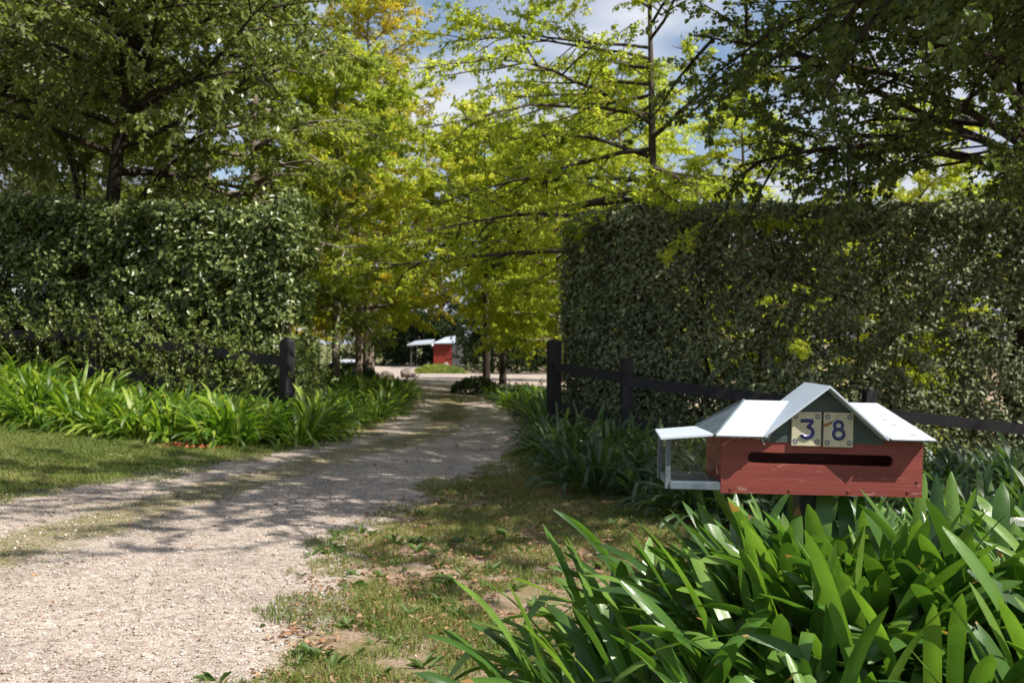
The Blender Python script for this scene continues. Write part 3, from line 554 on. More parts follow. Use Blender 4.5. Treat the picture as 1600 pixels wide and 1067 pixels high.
# ------------------------------------------------------------ trees
def gen_tree(seed, Ht, tr, z0, nl, Rf, ef, bark, leafm, lsize=.08, tw_n=6, lf_n=16, sec=9, layered=.35, lean=(0, 0), azr=None, droop=.25, six=False, aspect=.5, twl=(.3, .6), secl=.42, thin=1.0, fork=0, name='tree', extra=()):
    rnd = random.Random(seed); rng = np.random.default_rng(seed); tb = TB(); A = []; B = []
    nseg = 10; tp = []
    for i in range(nseg+1):
        t = i/nseg; tp.append(Vector((lean[0]*t+rnd.gauss(0, .03)*tr*8*t, lean[1]*t+rnd.gauss(0, .03)*tr*8*t, Ht*t-.15*(1-t))))
    rads = [tr*(1.35 if i == 0 else 1)*(1-.93*(i/nseg)**1.1) for i in range(nseg+1)]; tb.tube(tp, rads, 9, False)
    def tpt(z): t = max(0, min(.999, z/Ht))*nseg; i = int(t); return tp[i].lerp(tp[i+1], t-i), rads[i]
    az = rnd.random()*6.28
    jobs = []
    for q in range(nl):
        f = (q+.5+rnd.uniform(-.3, .3))/nl; z = z0+(Ht*.97-z0)*f; az += 2.4+rnd.uniform(-.4, .4); a = az if azr is None else azr(az, f)
        jobs.append((z, a, Rf(f)*rnd.uniform(.75, 1.15), ef(f)+rnd.gauss(0, .08), None))
    for e in extra: jobs.append(e)
    for (z, a, Ll, el, rr0) in jobs:
        base, br = tpt(z); d = Vector((math.cos(a)*math.cos(el), math.sin(a)*math.cos(el), math.sin(el))); p = base.copy(); ps = [p.copy()]; ns = 8
        for i in range(ns):
            d = (d+Vector((rnd.gauss(0, .10), rnd.gauss(0, .10), rnd.gauss(0, .06)-droop*(i/ns)*.35+(.0)))).normalized(); p = p+d*Ll/ns; ps.append(p.copy())
        r0 = rr0 or min(br*.6, .012+Ll*.014); tb.tube(ps, [r0*(1-.88*i/ns)+.003 for i in range(ns+1)], 5, False)
        sgn = 1
        for k in range(sec):
            t = .16+.84*(k+rnd.random()*.6)/sec; t = min(t, .99); x = t*ns; i = int(x); s0 = ps[i].lerp(ps[i+1], x-i); dd = (ps[i+1]-ps[i]).normalized(); sgn = -sgn
            hd = dd.copy(); hd.z *= .4; sd = Vector((-dd.y, dd.x, 0)).normalized()*sgn; ang = R(rnd.uniform(35, 70))
            sdir = (dd*math.cos(ang)+sd*math.sin(ang)+Vector((0, 0, rnd.gauss(0, layered)))).normalized(); sl = Ll*secl*(1-.55*t)*rnd.uniform(.7, 1.25)+.25; q0 = s0.copy(); qs = [q0.copy()]
            for j in range(4): sdir = (sdir+Vector((rnd.gauss(0, .14), rnd.gauss(0, .14), rnd.gauss(0, .09)-droop*.12))).normalized(); q0 = q0+sdir*sl/4; qs.append(q0.copy())
            tb.tube(qs, [r0*.35*(1-.2*j)+.002 for j in range(5)], 4, False)
            for m_ in range(tw_n):
                if rnd.random() > thin: continue
                tt = .2+.8*(m_+rnd.random())/tw_n; tt = min(tt, .99); x = tt*4; i = int(x); w0 = qs[i].lerp(qs[i+1], x-i)
                td = (sdir+Vector((rnd.gauss(0, .8), rnd.gauss(0, .8), rnd.gauss(0, layered*1.1)-.05))).normalized()*rnd.uniform(*twl)
                tb.tube([w0, w0+td*.6, w0+td], [.004, .003, .0015], 3, False); A.append(w0[:]); B.append(td[:])
        A.append(ps[-2][:]); B.append((ps[-1]-ps[-2])[:])
    A = np.array(A); B = np.array(B); nt_ = len(A); idx = np.repeat(np.arange(nt_), lf_n); n = len(idx); t = rng.random(n)**.8
    P = A[idx]+B[idx]*t[:, None]+rng.normal(0, .022, (n, 3)); D = nrmz(B[idx])*.5+rng.normal(0, .7, (n, 3)); D[:, 2] -= .25
    Nn = rng.normal(0, .5, (n, 3)); Nn[:, 2] += .8
    ln = rng.uniform(.7, 1.3, n)*lsize; V, F, r = leaf_arrays(rng, P, D, Nn, ln, ln*aspect*rng.uniform(.8, 1.2, n), six, .18, .1)
    tm = tb.mesh(name+'_trunk', bark, True); cm = np_mesh(name+'_crown', V, F, leafm, {'rnd': r})
    return tm, cm
def place_tree(kind, meshes, x, y, label, rz=0, s=1, sz=None, leafm=None, barkm=None, group=None, zz=None, cat='tree'):
    o = empty(kind, (x, y, (h(x, y) if zz is None else zz)), rz); o.scale = (s, s, sz or s); tag(o, label, cat, group)
    for nm, me, mm in (('trunk', meshes[0], barkm), ('crown', meshes[1], leafm)):
        c = link_mesh(nm, me, o)
        if mm: c.material_slots[0].link = 'OBJECT'; c.material_slots[0].material = mm
    return o
# layered, thin-crowned oaks of the avenue
oakR = lambda f: 4.3*(1-.75*f**1.4)*(.75+.25*math.sin(f*3.1))
oakE = lambda f: R(-6+38*f)
oakA = gen_tree(1, 11.5, .17, 2.2, 34, oakR, oakE, M['pale_bark'], M['oak'], .10, 7, 28, 9, .22, name='oak')
oakB = gen_tree(2, 8.6, .12, 2.1, 30, lambda f: 1.7+1.4*math.sin(3.1*f**.8)-.9*f, lambda f: R(2+34*f), M['pale_bark'], M['oak'], .10, 7, 34, 9, .22, name='oak', droop=.12)
oakF = gen_tree(9, 8.2, .12, 2.2, 32, lambda f: 1.8+1.2*math.sin(3.1*f**.8)-.9*f, lambda f: R(0+36*f), M['bark'], M['oak'], .10, 7, 36, 9, .22, name='oak', azr=lambda az, f: az if f > .5 else math.sin(az*3)*1.5-.2, droop=.15)
oakC = gen_tree(3, 10.5, .15, 3.3, 32, lambda f: 5.7*(1-.55*f**2), lambda f: R(0+24*f), M['mid_bark'], M['oak'], .092, 7, 26, 11, .20, name='oak', thin=.92, droop=.2, azr=lambda az, f: az if f < .1 else math.pi+1.9*math.sin(az*2.3))
oakD = gen_tree(6, 12.5, .18, 3.0, 32, lambda f: 4.2*(1-.7*f**1.6), lambda f: R(5+40*f), M['pale_bark'], M['oak'], .105, 7, 26, 10, .35, name='oak')
# left side of the drive
place_tree('oak_tree', oakA, -5.7, 22.0, 'slender tree rising just behind the left hedge with green leaves turning gold', .3, 1.0, leafm=M['oak_green'])
place_tree('oak_tree', oakB, -4.35, 24.6, 'yellow-green tree with the nearer pale trunk at the left of the driveway', 1.3, .95, leafm=M['oak'])
place_tree('oak_tree', oakB, -4.55, 29.5, 'golden tree with the second pale trunk left of the driveway', 3.0, .9, leafm=M['gold'])
place_tree('oak_tree', oakD, -4.9, 34, 'tall golden tree behind the second pale trunk left of the driveway', 3.9, 1.05, leafm=M['gold'])
place_tree('oak_tree', oakA, -8.6, 28, 'tall green tree farther behind the left hedge', 2.1, 1.1, leafm=M['oak_green'])
place_tree('oak_tree', oakD, -12.5, 31, 'large green tree showing above the middle of the left hedge', 5.1, 1.0, leafm=M['oak_green'])
place_tree('oak_tree', oakB, -10.2, 44, 'golden tree beside the far end of the driveway, left of the carport', .8, .95, leafm=M['gold'])
# right side of the drive
place_tree('oak_tree', oakC, 2.8, 20.0, 'tree with level open branches reaching over the driveway from behind the right hedge', 0, 1.0)
place_tree('oak_tree', oakF, -.75, 29.0, 'yellow-green tree with a dark trunk right of the driveway at the gravel circle', 0, .95)
place_tree('oak_tree', oakF, -.33, 36.0, 'yellow-green tree with the thinner trunk behind the first one right of the driveway', .35, 1.0)
place_tree('oak_tree', oakB, 1.15, 25.0, 'bright lime tree overhanging the end of the right hedge', 4.2, .80)
place_tree('oak_tree', oakA, 6.0, 26.0, 'bright yellow-green tree glimpsed above the middle of the right hedge', 5.5, .85, sz=.74)
place_tree('oak_tree', oakD, 11.5, 28.0, 'yellow-green tree showing over the right part of the right hedge', 1.1, .85, sz=.72)
place_tree('oak_tree', oakA, 3.4, 31.0, 'low golden-green tree beyond the right hedge near the gravel circle', .5, .95, sz=.92, leafm=M['oak'])
place_tree('oak_tree', oakB, 2.2, 42.0, 'small tree across the gravel circle right of the red shed', 3.4, 1.0, leafm=M['oak_green'])

# left: dark glossy trees behind and over the hedge
dk = lambda f: 4.6*(1-.55*f**2)
darkT = gen_tree(12, 10.0, .20, 4.3, 28, dk, lambda f: R(14+40*f), M['bark'], M['left_dark'], .125, 7, 17, 10, .5, name='glossy_tree', droop=.2, lean=(1.6, -1.0), extra=[(2.6, R(150), 3.5, R(52), .09), (3.2, R(20), 3.6, R(48), .08), (5.2, R(-62), 4.6, R(18), .06), (5.4, R(-45), 5.2, R(22), .06), (5.8, R(-75), 4.6, R(24), .06), (6.4, R(-50), 6.6, R(22), .06), (6.6, R(-62), 6.2, R(22), .06), (7.2, R(-44), 6.0, R(26), .05), (7.0, R(-55), 6.8, R(18), .05), (6.2, R(-75), 6, R(22), .05)])
place_tree('glossy_tree', darkT, -8.3, 19.6, 'dark broad-leaved tree with a leaning trunk behind the left hedge', .0, 1.0, zz=.5)
place_tree('glossy_tree', darkT, -11.6, 20.2, 'dark forked tree at the far left behind the hedge', 2.4, .98, zz=.6)

highT = gen_tree(14, 9.5, .20, 5.0, 26, lambda f: 4.8*(1-.5*f**2), lambda f: R(14+38*f), M['bark'], M['left_dark'], .125, 7, 22, 10, .4, name='glossy_tree', droop=.1)
# right: the broad-leaved tree at the frame's edge, leaning over the verge
def azn(az, f): return az
brT = gen_tree(31, 10.5, .18, 4.5, 28, lambda f: 5.0*(1-.5*f**2), lambda f: R(8+45*f), M['bark'], M['broad'], .075, 8, 25, 11, .45, name='broad_tree', droop=.3, six=True, aspect=.72, lean=(-.5, -1.2), azr=azn,
               extra=[(4.9, R(186), 4.6, R(6), .085), (5.2, R(205), 5.4, R(15), .07), (5.6, R(222), 7.6, R(19), .07), (5.4, R(240), 6.6, R(20), .07), (6.0, R(255), 6.5, R(26), .065), (5.8, R(198), 6.6, R(20), .065), (6.3, R(213), 7.8, R(24), .065), (6.2, R(232), 7.5, R(24), .065), (6.6, R(190), 5.2, R(24), .065), (5.0, R(212), 4.6, R(8), .05), (5.3, R(228), 5.0, R(12), .05)])
place_tree('broad_leaved_tree', brT, 8.3, 16.5, 'dark broad-leaved tree with a thick trunk at the right edge, overhanging the hedge', .12, 1.06, zz=-.8)
place_tree('broad_leaved_tree', brT, 7.6, 9.0, 'second broad-leaved tree just outside the right edge, its crown over the verge', -.15, 1.0, zz=-.2)

place_tree('glossy_tree', highT, -9.9, 13.6, 'dark tree added beyond the left edge to shade the hedge end', .6, 1.0, zz=.4)  # trunk out of view; added so its crown shades the left hedge
# far background: evergreens and grey-green trees ringing the property
evT = gen_tree(51, 12, .25, .6, 30, lambda f: 4.6*(1-.6*f**1.6), lambda f: R(5+45*f), M['bark'], M['evergreen'], .19, 6, 26, 9, .5, name='evergreen')
euT = gen_tree(52, 15, .28, 2.5, 26, lambda f: 4.6*(1-.5*f**2), lambda f: R(25+35*f), M['pale_bark'], M['eucalypt'], .19, 5, 22, 9, .5, name='grey_green')
far = [('evergreen_tree', -.6, 90, 1.2, 'e', 'dark evergreen standing right behind the red shed'), ('evergreen_tree', -7.5, 104, 1.2, 'e', 'dark evergreen far behind the open carport'),
       ('evergreen_tree', -14, 100, 1.1, 'e', 'dark evergreen far off left of the carport'), ('evergreen_tree', 3.5, 70, 1.0, 'e', 'dark evergreen right of the shed behind the lime trees'),
       ('evergreen_tree', 10, 62, .9, 'e', 'evergreen far behind the middle of the right hedge'), ('evergreen_tree', 19, 58, .8, 'e', 'evergreen far behind the right part of the right hedge'),
       ('evergreen_tree', 30, 60, .9, 'e', 'evergreen beyond the trunk at the right edge'), ('evergreen_tree', -20, 62, 1.0, 'e', 'evergreen between the left hedge top and the golden trees'),
       ('evergreen_tree', -13.5, 56, .55, 'e', 'low evergreen beyond the two pale trunks'), ('grey_green_tree', -17, 42, .9, 'g', 'grey-green tree seen through the branches above the left hedge'),
       ('grey_green_tree', -27, 50, 1.1, 'g', 'grey-green tree behind the dark trunks at the far left'), ('grey_green_tree', -34, 60, 1.0, 'g', 'pale grey-green tree farthest left behind the hedge'),
       ('grey_green_tree', -12, 78, 1.0, 'g', 'tall grey-green tree behind the golden trees'), ('grey_green_tree', 16, 80, .75, 'g', 'distant grey-green tree over the right hedge'),
       ('grey_green_tree', 27, 84, .8, 'g', 'distant grey-green tree toward the right edge'), ('evergreen_tree', 38, 52, .9, 'e', 'evergreen at the extreme right behind the hedge')]
for i, (kn, x, y, s, t_, lab) in enumerate(far): place_tree(kn, evT if t_ == 'e' else euT, x, y, lab, i*1.3, s)
# shrubs closing the view low down
shm = gen_tree(61, 2.6, .06, .15, 22, lambda f: 1.5*(1-.5*f**2), lambda f: R(15+55*f), M['bark'], M['evergreen'], .10, 5, 22, 7, .6, name='shrub')
sh = [(-9.3, 22.5, 1.2, 'dark shrub in the shade just behind the left gatepost'), (-6.9, 25.8, .85, 'dark shrub between the left hedge and the nearer pale trunk'), (-8.5, 31, 1.0, 'dark shrub behind the second pale trunk'), (-13, 37, 1.3, 'dark shrub behind the pale shed'),
      (-9.5, 98, 2.2, 'green shrub seen through the open carport'), (-12.5, 97, 2.0, 'green shrub seen at the left of the open carport'), (-6.6, 99, 2.0, 'green shrub against the red shed in the carport opening'), (-1.2, 61, 1.6, 'dark shrub at the right side of the red shed'), (2.2, 58, 1.6, 'shrub across the gravel circle behind the right trunks'),
      (6.5, 56, 1.8, 'shrub at the far side of the gravel circle'), (12, 50, 2.0, 'shrub low behind the right hedge'), (19, 48, 2.2, 'shrub low behind the right end of the right hedge')]
for i, (x, y, s, lab) in enumerate(sh): place_tree('shrub', shm, x, y, lab, i*.9, s, cat='shrub', sz=s*.8)
for i, (x, y, s, c_) in enumerate([(5.2, 19.5, .75, 'sunlit lime shrub behind the middle of the right hedge'), (8.6, 21, .9, 'sunlit lime shrub behind the right end of the right hedge'), (3.0, 23.0, .7, 'sunlit lime shrub behind the left end of the right hedge')]):
    place_tree('shrub', shm, x, y, c_, i*2.1, s, leafm=M['oak'], cat='shrub')

def dome(name, lab, x, y, rx, ry, rz_, m, n, ls, seed, cat='shrub'):
    rng = np.random.default_rng(seed); a = rng.random(n)*6.283; u = rng.random(n); el = np.arcsin(u); rr = 1-np.abs(rng.normal(0, .1, n))+vnoise(a*2, u*3, 2., seed)*.12
    N0 = np.stack([np.cos(el)*np.cos(a), np.cos(el)*np.sin(a), u], 1); P = N0*np.array([rx, ry, rz_])*rr[:, None]; D = rng.normal(0, 1, (n, 3)); Nn = N0+rng.normal(0, .5, (n, 3)); ln = rng.uniform(.7, 1.3, n)*ls
    V, F, r = leaf_arrays(rng, P, D, Nn, ln, ln*.5, False)
    o = link_mesh(name, np_mesh(name, V, F, m, {'rnd': r}), None, (x, y, h(x, y)-.05)); tag(o, lab, cat); return o
dome('clipped_bush', 'low clipped green bush in front of the red shed', -4.3, 58.5, 1.5, .8, .55, M['oak_green'], 4500, .11, 1)
dome('clipped_bush', 'dark rounded bush on the left bend of the driveway before the boulders', -5.2, 31.0, 1.0, .8, .55, M['evergreen'], 4000, .08, 2)
dome('clipped_bush', 'dark rounded bush right of the driveway before the two right trunks', -1.0, 27.2, .7, .7, .5, M['evergreen'], 3500, .07, 3)

# ------------------------------------------------------------ far shed and carport
sh_ = empty('carport_shed', (-5.8, 84, h(-5.8, 84))); tag(sh_, 'red shed with pale tin roof and open carport at the end of the driveway', 'shed')
tb = TB(); tb.box((-.82, 0, 0), (.70, .12, 2.05)); [tb.box((-.80+.19*k, -.02, .02), (-.78+.19*k, .001, 2.0)) for k in range(9)]; tb.build('red_wall', M['shed_red'], sh_)
tb = TB(); tb.box((-.95, -.43, 2.0), (1.0, -.36, 2.08)); tb.build('gutter', M['shed_grey'], sh_)
tb = TB(); tb.box((.72, .05, 0), (1.5, 4.0, 2.0)); tb.build('side_wall', M['shed_grey'], sh_)
tb = TB(); tb.poly([(-.95, -.35, 2.08), (1.0, -.35, 2.12), (.95, 1.6, 2.75), (.1, 1.6, 2.62)], .08); tb.poly([(.1, 1.6, 2.62), (.95, 1.6, 2.75), (1.0, 3.2, 2.1), (-.9, 3.2, 2.1)], .08); tb.build('roof', M['tin'], sh_)
tb = TB(); tb.box((.55, .55, 2.42), (.72, .72, 2.6)); tb.build('roof_vent', M['shed_grey'], sh_)
tb = TB(); tb.poly([(-3.05, -.3, 1.98), (-.98, -.3, 2.10), (-.98, 3.6, 2.45), (-2.7, 3.6, 2.30)], .10); tb.build('carport_roof', M['tin'], sh_)
for px, py in ((-2.75, 0), (-2.6, 3.3)): tb = TB(); tb.box((px, py, -.1), (px+.07, py+.07, 2.02)); tb.build('post', M['shed_grey'], sh_)
bm = bmesh.new(); bmesh.ops.create_uvsphere(bm, u_segments=14, v_segments=8, radius=.11); me = bpy.data.meshes.new('lamp_globe'); bm.to_mesh(me); bm.free(); me.materials.append(M['white']); link_mesh('wall_lamp', me, sh_, (-.88, -.5, 1.93))
dome('flowering_plant', 'small pale flowering plant against the red shed wall', -5.5, 83.2, .3, .3, .5, M['flower'], 220, .09, 5, 'plant')
# pale shed behind the trunks
ps_ = empty('pale_shed', (-8.15, 47, h(-8.15, 47)-.05)); ps_.scale = (.6, .6, .40); tag(ps_, 'low pale grey shed with a dark opening seen between the two pale trunks', 'shed')
tb = TB(); tb.box((-.5, 0, 0), (-.02, .1, 1.9)); tb.box((.32, 0, 0), (.9, .1, 1.9)); tb.box((-.5, .1, 0), (-.4, 2.5, 1.9)); tb.box((.8, .1, 0), (.9, 2.5, 1.9)); tb.box((-.4, 2.4, 0), (.8, 2.5, 1.9)); tb.build('wall', M['greypaint'], ps_)
tb = TB(); tb.box((-.02, .04, 0), (.32, .08, 1.8)); tb.build('opening_panel', M['inside'], ps_)  # flat dark panel stands in for the unlit inside of the opening
tb = TB(); tb.poly([(-.7, -.3, 1.92), (1.1, -.3, 1.92), (1.1, 2.7, 2.2), (-.7, 2.7, 2.2)], .06); tb.build('roof', M['tin'], ps_)
def rock(lab, x, y, rx, ry, rz_, seed):
    bm = bmesh.new(); bmesh.ops.create_icosphere(bm, subdivisions=3, radius=1); rnd = random.Random(seed)
    pl = [(Vector((rnd.gauss(0, 1), rnd.gauss(0, 1), rnd.gauss(0, 1))).normalized(), rnd.uniform(.62, .85)) for _ in range(12)]
    for v in bm.verts:
        for n_, d_ in pl:
            e = v.co.dot(n_)-d_
            if e > 0: v.co -= n_*e
        v.co = Vector((v.co.x*rx, v.co.y*ry, v.co.z*rz_))
    me = bpy.data.meshes.new('boulder'); bm.to_mesh(me); bm.free(); me.materials.append(M['rock']); tag(link_mesh('boulder', me, None, (x, y, h(x, y)+rz_*.45)), lab, 'boulder')
rock('grey boulder, the left one of two beside the gravel circle', -5.75, 46, .36, .3, .24, 1); rock('brown pinkish boulder, the right one of two beside the gravel circle', -4.95, 47.5, .44, .35, .32, 2)

# ------------------------------------------------------------ letterbox
mb = empty('letterbox', (.8076, 2.6, 1.099)); mb.rotation_euler = (0, R(1.35), 0); tag(mb, 'red house-shaped letterbox with pale roofs and number 38 tiles on a post above the foliage', 'letterbox')
W2, HB, DP, T = .263, .150, .205, .012
def build_mesh_obj(name, bm, m, parent, loc=None):
    me = bpy.data.meshes.new(name); bmesh.ops.recalc_face_normals(bm, faces=bm.faces[:]); bm.to_mesh(me); bm.free()
    for mm in (m if isinstance(m, list) else [m]): me.materials.append(mm)
    return link_mesh(name, me, parent, loc)
# front panel with its slot cut through
def ring(bm, outer, inner, y0, y1):
    vo = [bm.verts.new((x, y0, z)) for x, z in outer]; vi = [bm.verts.new((x, y0, z)) for x, z in inner]
    eo = [bm.edges.new((vo[i], vo[(i+1) % len(vo)])) for i in range(len(vo))]; ei = [bm.edges.new((vi[i], vi[(i+1) % len(vi)])) for i in range(len(vi))]
    g = bmesh.ops.triangle_fill(bm, use_beauty=True, edges=eo+ei); fs = [f for f in g['geom'] if isinstance(f, bmesh.types.BMFace)]
    ex = bmesh.ops.extrude_face_region(bm, geom=fs); bmesh.ops.translate(bm, verts=[v for v in ex['geom'] if isinstance(v, bmesh.types.BMVert)], vec=(0, y1-y0, 0))
rnd = random.Random(4); sl = []; zc, rr = .0935, .0145
for i in range(9): a = math.pi/2+math.pi*i/8; sl.append((-.180+rr*math.cos(a), zc+.001+rr*math.sin(a)))
for i in range(1, 12): sl.append((-.180+.353*i/12, zc-rr+rnd.uniform(-.0007, .0007)))
for i in range(9): a = -math.pi/2+math.pi*i/8; sl.append((.173+rr*math.cos(a)*.9, zc-.001+rr*math.sin(a)))
for i in range(1, 12): sl.append((.173-.353*i/12, zc+rr+rnd.uniform(-.0007, .0007)))
bm = bmesh.new(); ring(bm, [(-W2, 0), (W2, 0), (W2, HB), (-W2, HB)], sl, 0, T)
fp = build_mesh_obj('front_panel', bm, M['red'], mb)
tb = TB(); tb.box((-W2, T, 0), (-W2+T, DP, HB)); tb.box((W2-T, T, 0), (W2, DP, HB)); tb.box((-W2+T, DP-T, .01), (W2-T, DP, HB-.001)); tb.box((-W2+T, T, .002), (W2-T, DP-T, .012)); tb.build('body', M['red'], mb, bevel=.0008)
tb = TB(); tb.poly([(-.158, -.001, HB+.0005), (.158, -.001, HB+.0005), (0, -.001, .281)], .011, Vector((0, -1, 0))); tb.build('gable', M['slate'], mb)
tb = TB(); tb.box((-.160, -.003, HB-.014), (.160, 0, HB+.004)); tb.build('gable_trim', M['slate'], mb)
# screws
for (sx, sz) in ((-.236, .010), (-.083, .010), (.070, .010), (.226, .012), (.249, .040)):
    bm = bmesh.new(); bmesh.ops.create_cone(bm, cap_ends=True, segments=14, radius1=.0048, radius2=.0036, depth=.0022, matrix=Matrix.Translation((sx, -.0008, sz))@Matrix.Rotation(R(90), 4, 'X'))
    build_mesh_obj('screw', bm, M['screw'], mb)
    tb = TB(); tb.box((sx-.003, -.0024, sz-.0005), (sx+.003, -.0018, sz+.0005)); tb.v  # slot of the screw head
    tb.build('screw_slot', M['inside'], children(mb)[-1] if False else bpy.data.objects[[o.name for o in bpy.data.objects if o.name.startswith('screw') and o.parent == mb][-1]])
# roofs
zr, ze, yr = .2385, .154, .10; TH = .0045
def panel(name, pts, m=M['roofp'], th=TH): tb = TB(); tb.poly(pts, th); return tb.build(name, m, mb, bevel=.0006)
fl_, fr_ = (-.291, -.050, ze), (.278, -.050, ze); bl_, br_ = (-.288, .240, ze), (.278, .240, ze); rl, rr_ = (-.183, yr, zr), (.178, yr, zr)
def lerp(a, b, t): return tuple(a[i]+(b[i]-a[i])*t for i in range(3))
panel('roof_panel', [fl_, lerp(fl_, fr_, .235), lerp(rl, rr_, .46), rl])
panel('roof_panel', [lerp(fl_, fr_, .80), fr_, rr_, lerp(rl, rr_, .6)], M['roofw'])
panel('roof_panel', [(fr_[0]+.0005, fr_[1]+.003, ze-.0003), (br_[0], br_[1], ze), (rr_[0]+.003, yr, zr-.002)])
panel('roof_panel', [(bl_[0], bl_[1], ze), (fl_[0]-.0005, fl_[1]+.003, ze-.0003), (rl[0]-.003, yr, zr-.002)], M['greypaint'])  # left hip panel set darker than the other roof panels
panel('roof_panel', [br_, bl_, (rl[0], yr+.002, zr-.001), (rr_[0], yr+.002, zr-.001)])
# hip capping on the left
for a, b in ((rl, bl_), (rl, fl_)):
    tb = TB(); a_, b_ = Vector(a)+Vector((-.001, 0, .001)), Vector(b)+Vector((0, 0, .001)); tb.tube([a_, b_], [.0030, .0030], 6); tb.build('hip_cap', M['greypaint'], mb)
gz, ge_, gx = .288, .156, .166
panel('gable_roof', [(0, -.053, gz), (0, .172, gz), (-gx, .172, ge_), (-gx, -.051, ge_)], M['roofp'], .005)
panel('gable_roof', [(0, .172, gz+.0004), (0, -.053, gz+.0004), (gx-.010, -.051, ge_-.002), (gx-.010, .172, ge_-.002)], M['roofp'], .005)
# verandah
panel('verandah_roof', [(-.428, -.034, .1435), (-.292, -.034, .1555), (-.275, .246, .1545), (-.402, .246, .1415)], M['roofp'], .0055)
tb = TB(); tb.box((-.392, .002, .006), (-W2-.001, .200, .0285)); tb.build('verandah_floor', M['greypaint'], mb, bevel=.001)
tb = TB(); tb.box((-.3955, -.004, .008), (-W2-.002, .001, .0255)); tb.build('verandah_beam', M['greypaint'], mb, bevel=.0008)
for (px, py) in ((-.408, .0), (-.399, .196)): tb = TB(); tb.box((px, py, .008), (px+.0135, py+.0135, .139)); tb.build('verandah_post', M['greypaint'], mb, bevel=.001)
# mounting post
tb = TB(); tb.box((-.035, .07, -1.1), (.035, .14, 0)); tb.build('mounting_post', M['black_paint'], mb, bevel=.003)
# number tiles
def tile(x0, x1, z0, z1, strokes):
    bm = bmesh.new(); r = bmesh.ops.create_cube(bm, size=1, matrix=Matrix.Translation(((x0+x1)/2, -.0055, (z0+z1)/2))@Matrix.Diagonal((x1-x0, .007, z1-z0, 1))); bmesh.ops.bevel(bm, geom=bm.edges[:], offset=.0011, segments=2, affect='EDGES')
    t = build_mesh_obj('number_tile', bm, M['tile'], mb)
    for cx, cz in ((x0+.010, z0+.0115), (x1-.010, z0+.0115), (x0+.010, z1-.0115), (x1-.010, z1-.0115)):
        bm = bmesh.new()
        for k in range(8):
            a = k*math.pi/4+.2; c = Vector((cx+math.cos(a)*.0054, 0, cz+math.sin(a)*.0054)); vs = []
            for e in range(8):
                b = e*math.pi/4; u = math.cos(b)*.0028; v = math.sin(b)*.0015; vs.append(bm.verts.new((c.x+math.cos(a)*u-math.sin(a)*v, -.0094, c.z+math.sin(a)*u+math.cos(a)*v)))
            f = bm.faces.new(vs); ex = bmesh.ops.extrude_face_region(bm, geom=[f]); bmesh.ops.translate(bm, verts=[v for v in ex['geom'] if isinstance(v, bmesh.types.BMVert)], vec=(0, .0005, 0))
        vs = [bm.verts.new((cx+math.cos(e*1.047)*.0012, -.0094, cz+math.sin(e*1.047)*.0012)) for e in range(6)]; bm.faces.new(vs)
        build_mesh_obj('painted_flower', bm, M['petal'], t)
    # raised numeral: rounded stroke swept along its path
    def stroke(pts, wdt, dep, m, y0, closed=False, nm='numeral'):
        bm = bmesh.new(); n = len(pts); prof = [(-1, 0), (-.92, .55), (-.6, .9), (0, 1), (.6, .9), (.92, .55), (1, 0)]; rings = []
        for i, p in enumerate(pts):
            a = Vector(pts[(i-1) % n] if closed or i > 0 else pts[0]); b = Vector(pts[(i+1) % n] if closed or i < n-1 else pts[-1]); d = (b-a).normalized(); nn = Vector((-d.y, d.x)); wv = wdt[i] if hasattr(wdt, '__len__') else wdt
            rings.append([bm.verts.new((p[0]+nn.x*u*wv, y0-v*dep, p[1]+nn.y*u*wv)) for u, v in prof])
        for i in range(n if closed else n-1):
            A_, B_ = rings[i], rings[(i+1) % n]
            for k in range(len(prof)-1): bm.faces.new((A_[k], A_[k+1], B_[k+1], B_[k]))
        if not closed: bm.faces.new(rings[0]); bm.faces.new(rings[-1])
        for f in bm.faces: f.smooth = True
        return build_mesh_obj(nm, bm, m, t)
    cx, cz = (x0+x1)/2, (z0+z1)/2
    for pts, wd, cl in strokes:
        pp = [(cx+a*1.04, cz+b*1.06) for a, b in pts]
        stroke(pp, [q+.0011 for q in wd] if hasattr(wd, '__len__') else wd+.0011, .0034, M['tilerim'], -.0088, cl, 'numeral_base'); stroke(pp, wd, .0052, M['blue'], -.0089, cl)
    return t
def bez(P, n=8):
    out = []
    for i in range(0, len(P)-1, 3):
        for k in range(n):
            t = k/n; out.append(tuple((1-t)**3*P[i][a]+3*(1-t)**2*t*P[i+1][a]+3*(1-t)*t*t*P[i+2][a]+t**3*P[i+3][a] for a in (0, 1)))
    out.append(P[-1]); return out
q3 = [(-.0145, .0195), (-.005, .0208), (.006, .0208), (.0150, .0205)]
q3b = [(.0150, .0205), (.0115, .0145), (.0065, .0095), (.0020, .0048)]
q3c = bez([(.0020, .0048), (.022, .004), (.0185, -.0225), (.0, -.0210), (-.006, -.0205), (-.011, -.018), (-.0140, -.0140)], 9)
el = lambda cx, cz, rx, rz_: [(cx+rx*math.cos(a*2*math.pi/26), cz+rz_*math.sin(a*2*math.pi/26)) for a in range(26)]
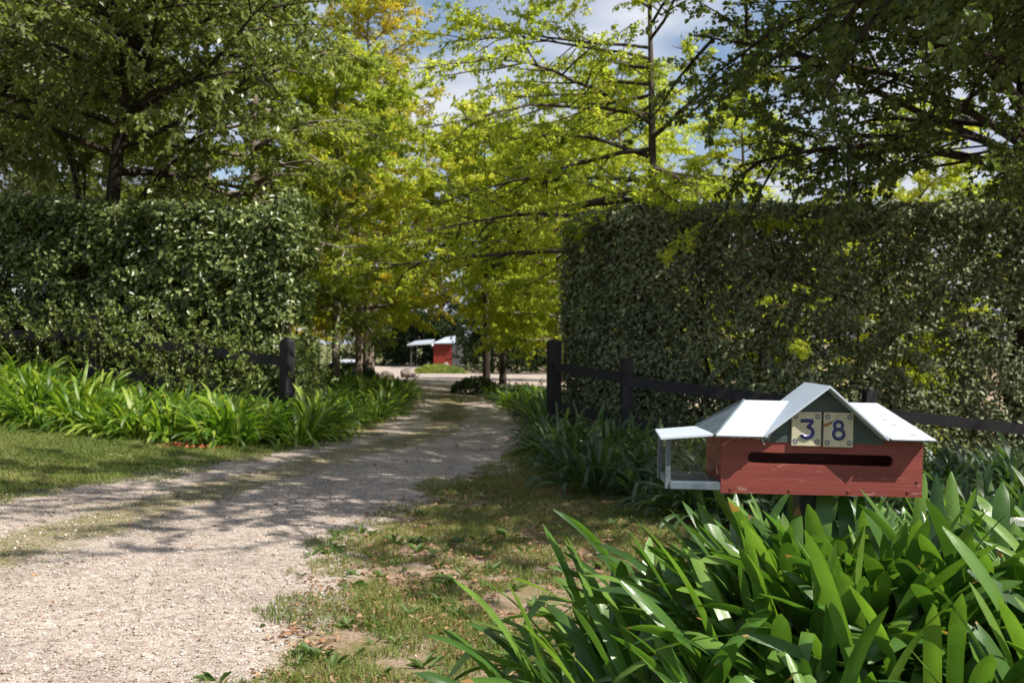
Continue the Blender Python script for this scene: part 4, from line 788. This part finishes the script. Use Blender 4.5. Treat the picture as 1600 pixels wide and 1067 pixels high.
tile(-.084, -.0068, .128, .217, [(q3, .0052, False), (q3b, [.0052, .0046, .0044, .0046], False), (q3c, .0054, False)])
tile(-.0005, .0768, .127, .217, [(el(-.001, .0110, .0100, .0098), .0048, True), (el(.0, -.0098, .0130, .0118), .0052, True)])
# cobwebs, cocoon and debris
rnd = random.Random(8); tb = TB()
for q in range(170):
    a = Vector((rnd.uniform(-.385, -.27), rnd.uniform(.01, .19), rnd.uniform(.03, .14))); b = a+Vector((rnd.gauss(0, .03), rnd.gauss(0, .04), rnd.gauss(0, .03))); b.x = max(-.39, min(-.266, b.x)); b.z = max(.029, min(.142, b.z)); m_ = (a+b)/2+Vector((rnd.gauss(0, .012), 0, rnd.gauss(0, .012)-.006))
    tb.tube([a, m_, b], .00028, 3, False)
for q in range(10):
    a = Vector((-.266, rnd.uniform(.05, .19), rnd.uniform(.1, .145))); b = Vector((rnd.uniform(-.38, -.3), rnd.uniform(.0, .19), rnd.uniform(.08, .14))); tb.tube([a, (a+b)/2-Vector((0, 0, .004)), b], .00022, 3, False)
tb.build('cobweb', M['web'], mb)
tb = TB()
for q in range(26):
    a = Vector((rnd.uniform(-.24, -.14), rnd.uniform(-.036, -.002), ze-.006-rnd.random()*.004)); tb.tube([a, a+Vector((rnd.gauss(0, .004), rnd.gauss(0, .003), rnd.gauss(0, .003)))], [.0012, .0007], 5)
for q in range(5):
    a = Vector((-.165+q*.001, -.03, ze-.008-q*.003)); tb.tube([a, a+Vector((rnd.gauss(0, .002), 0, -.003))], [.0013, .0009], 5)
for a, b in (((-.262, -.0012, .125), (-.215, -.0012, .158)),): tb.tube([a, b], .0005, 4)
tb.build('web_debris', M['webw'], mb)
tb = TB(); tb.tube([(-.001, -.0115, .182), (.010, -.0125, .187), (.022, -.0115, .193)], [.0022, .0036, .0015], 7); tb.tube([(.022, -.012, .193), (.040, -.0105, .212)], .0004, 4); tb.tube([(.042, -.0095, .135), (.070, -.0095, .165)], .0003, 4); tb.build('insect_cocoon', M['wasp'], mb, smooth=True)
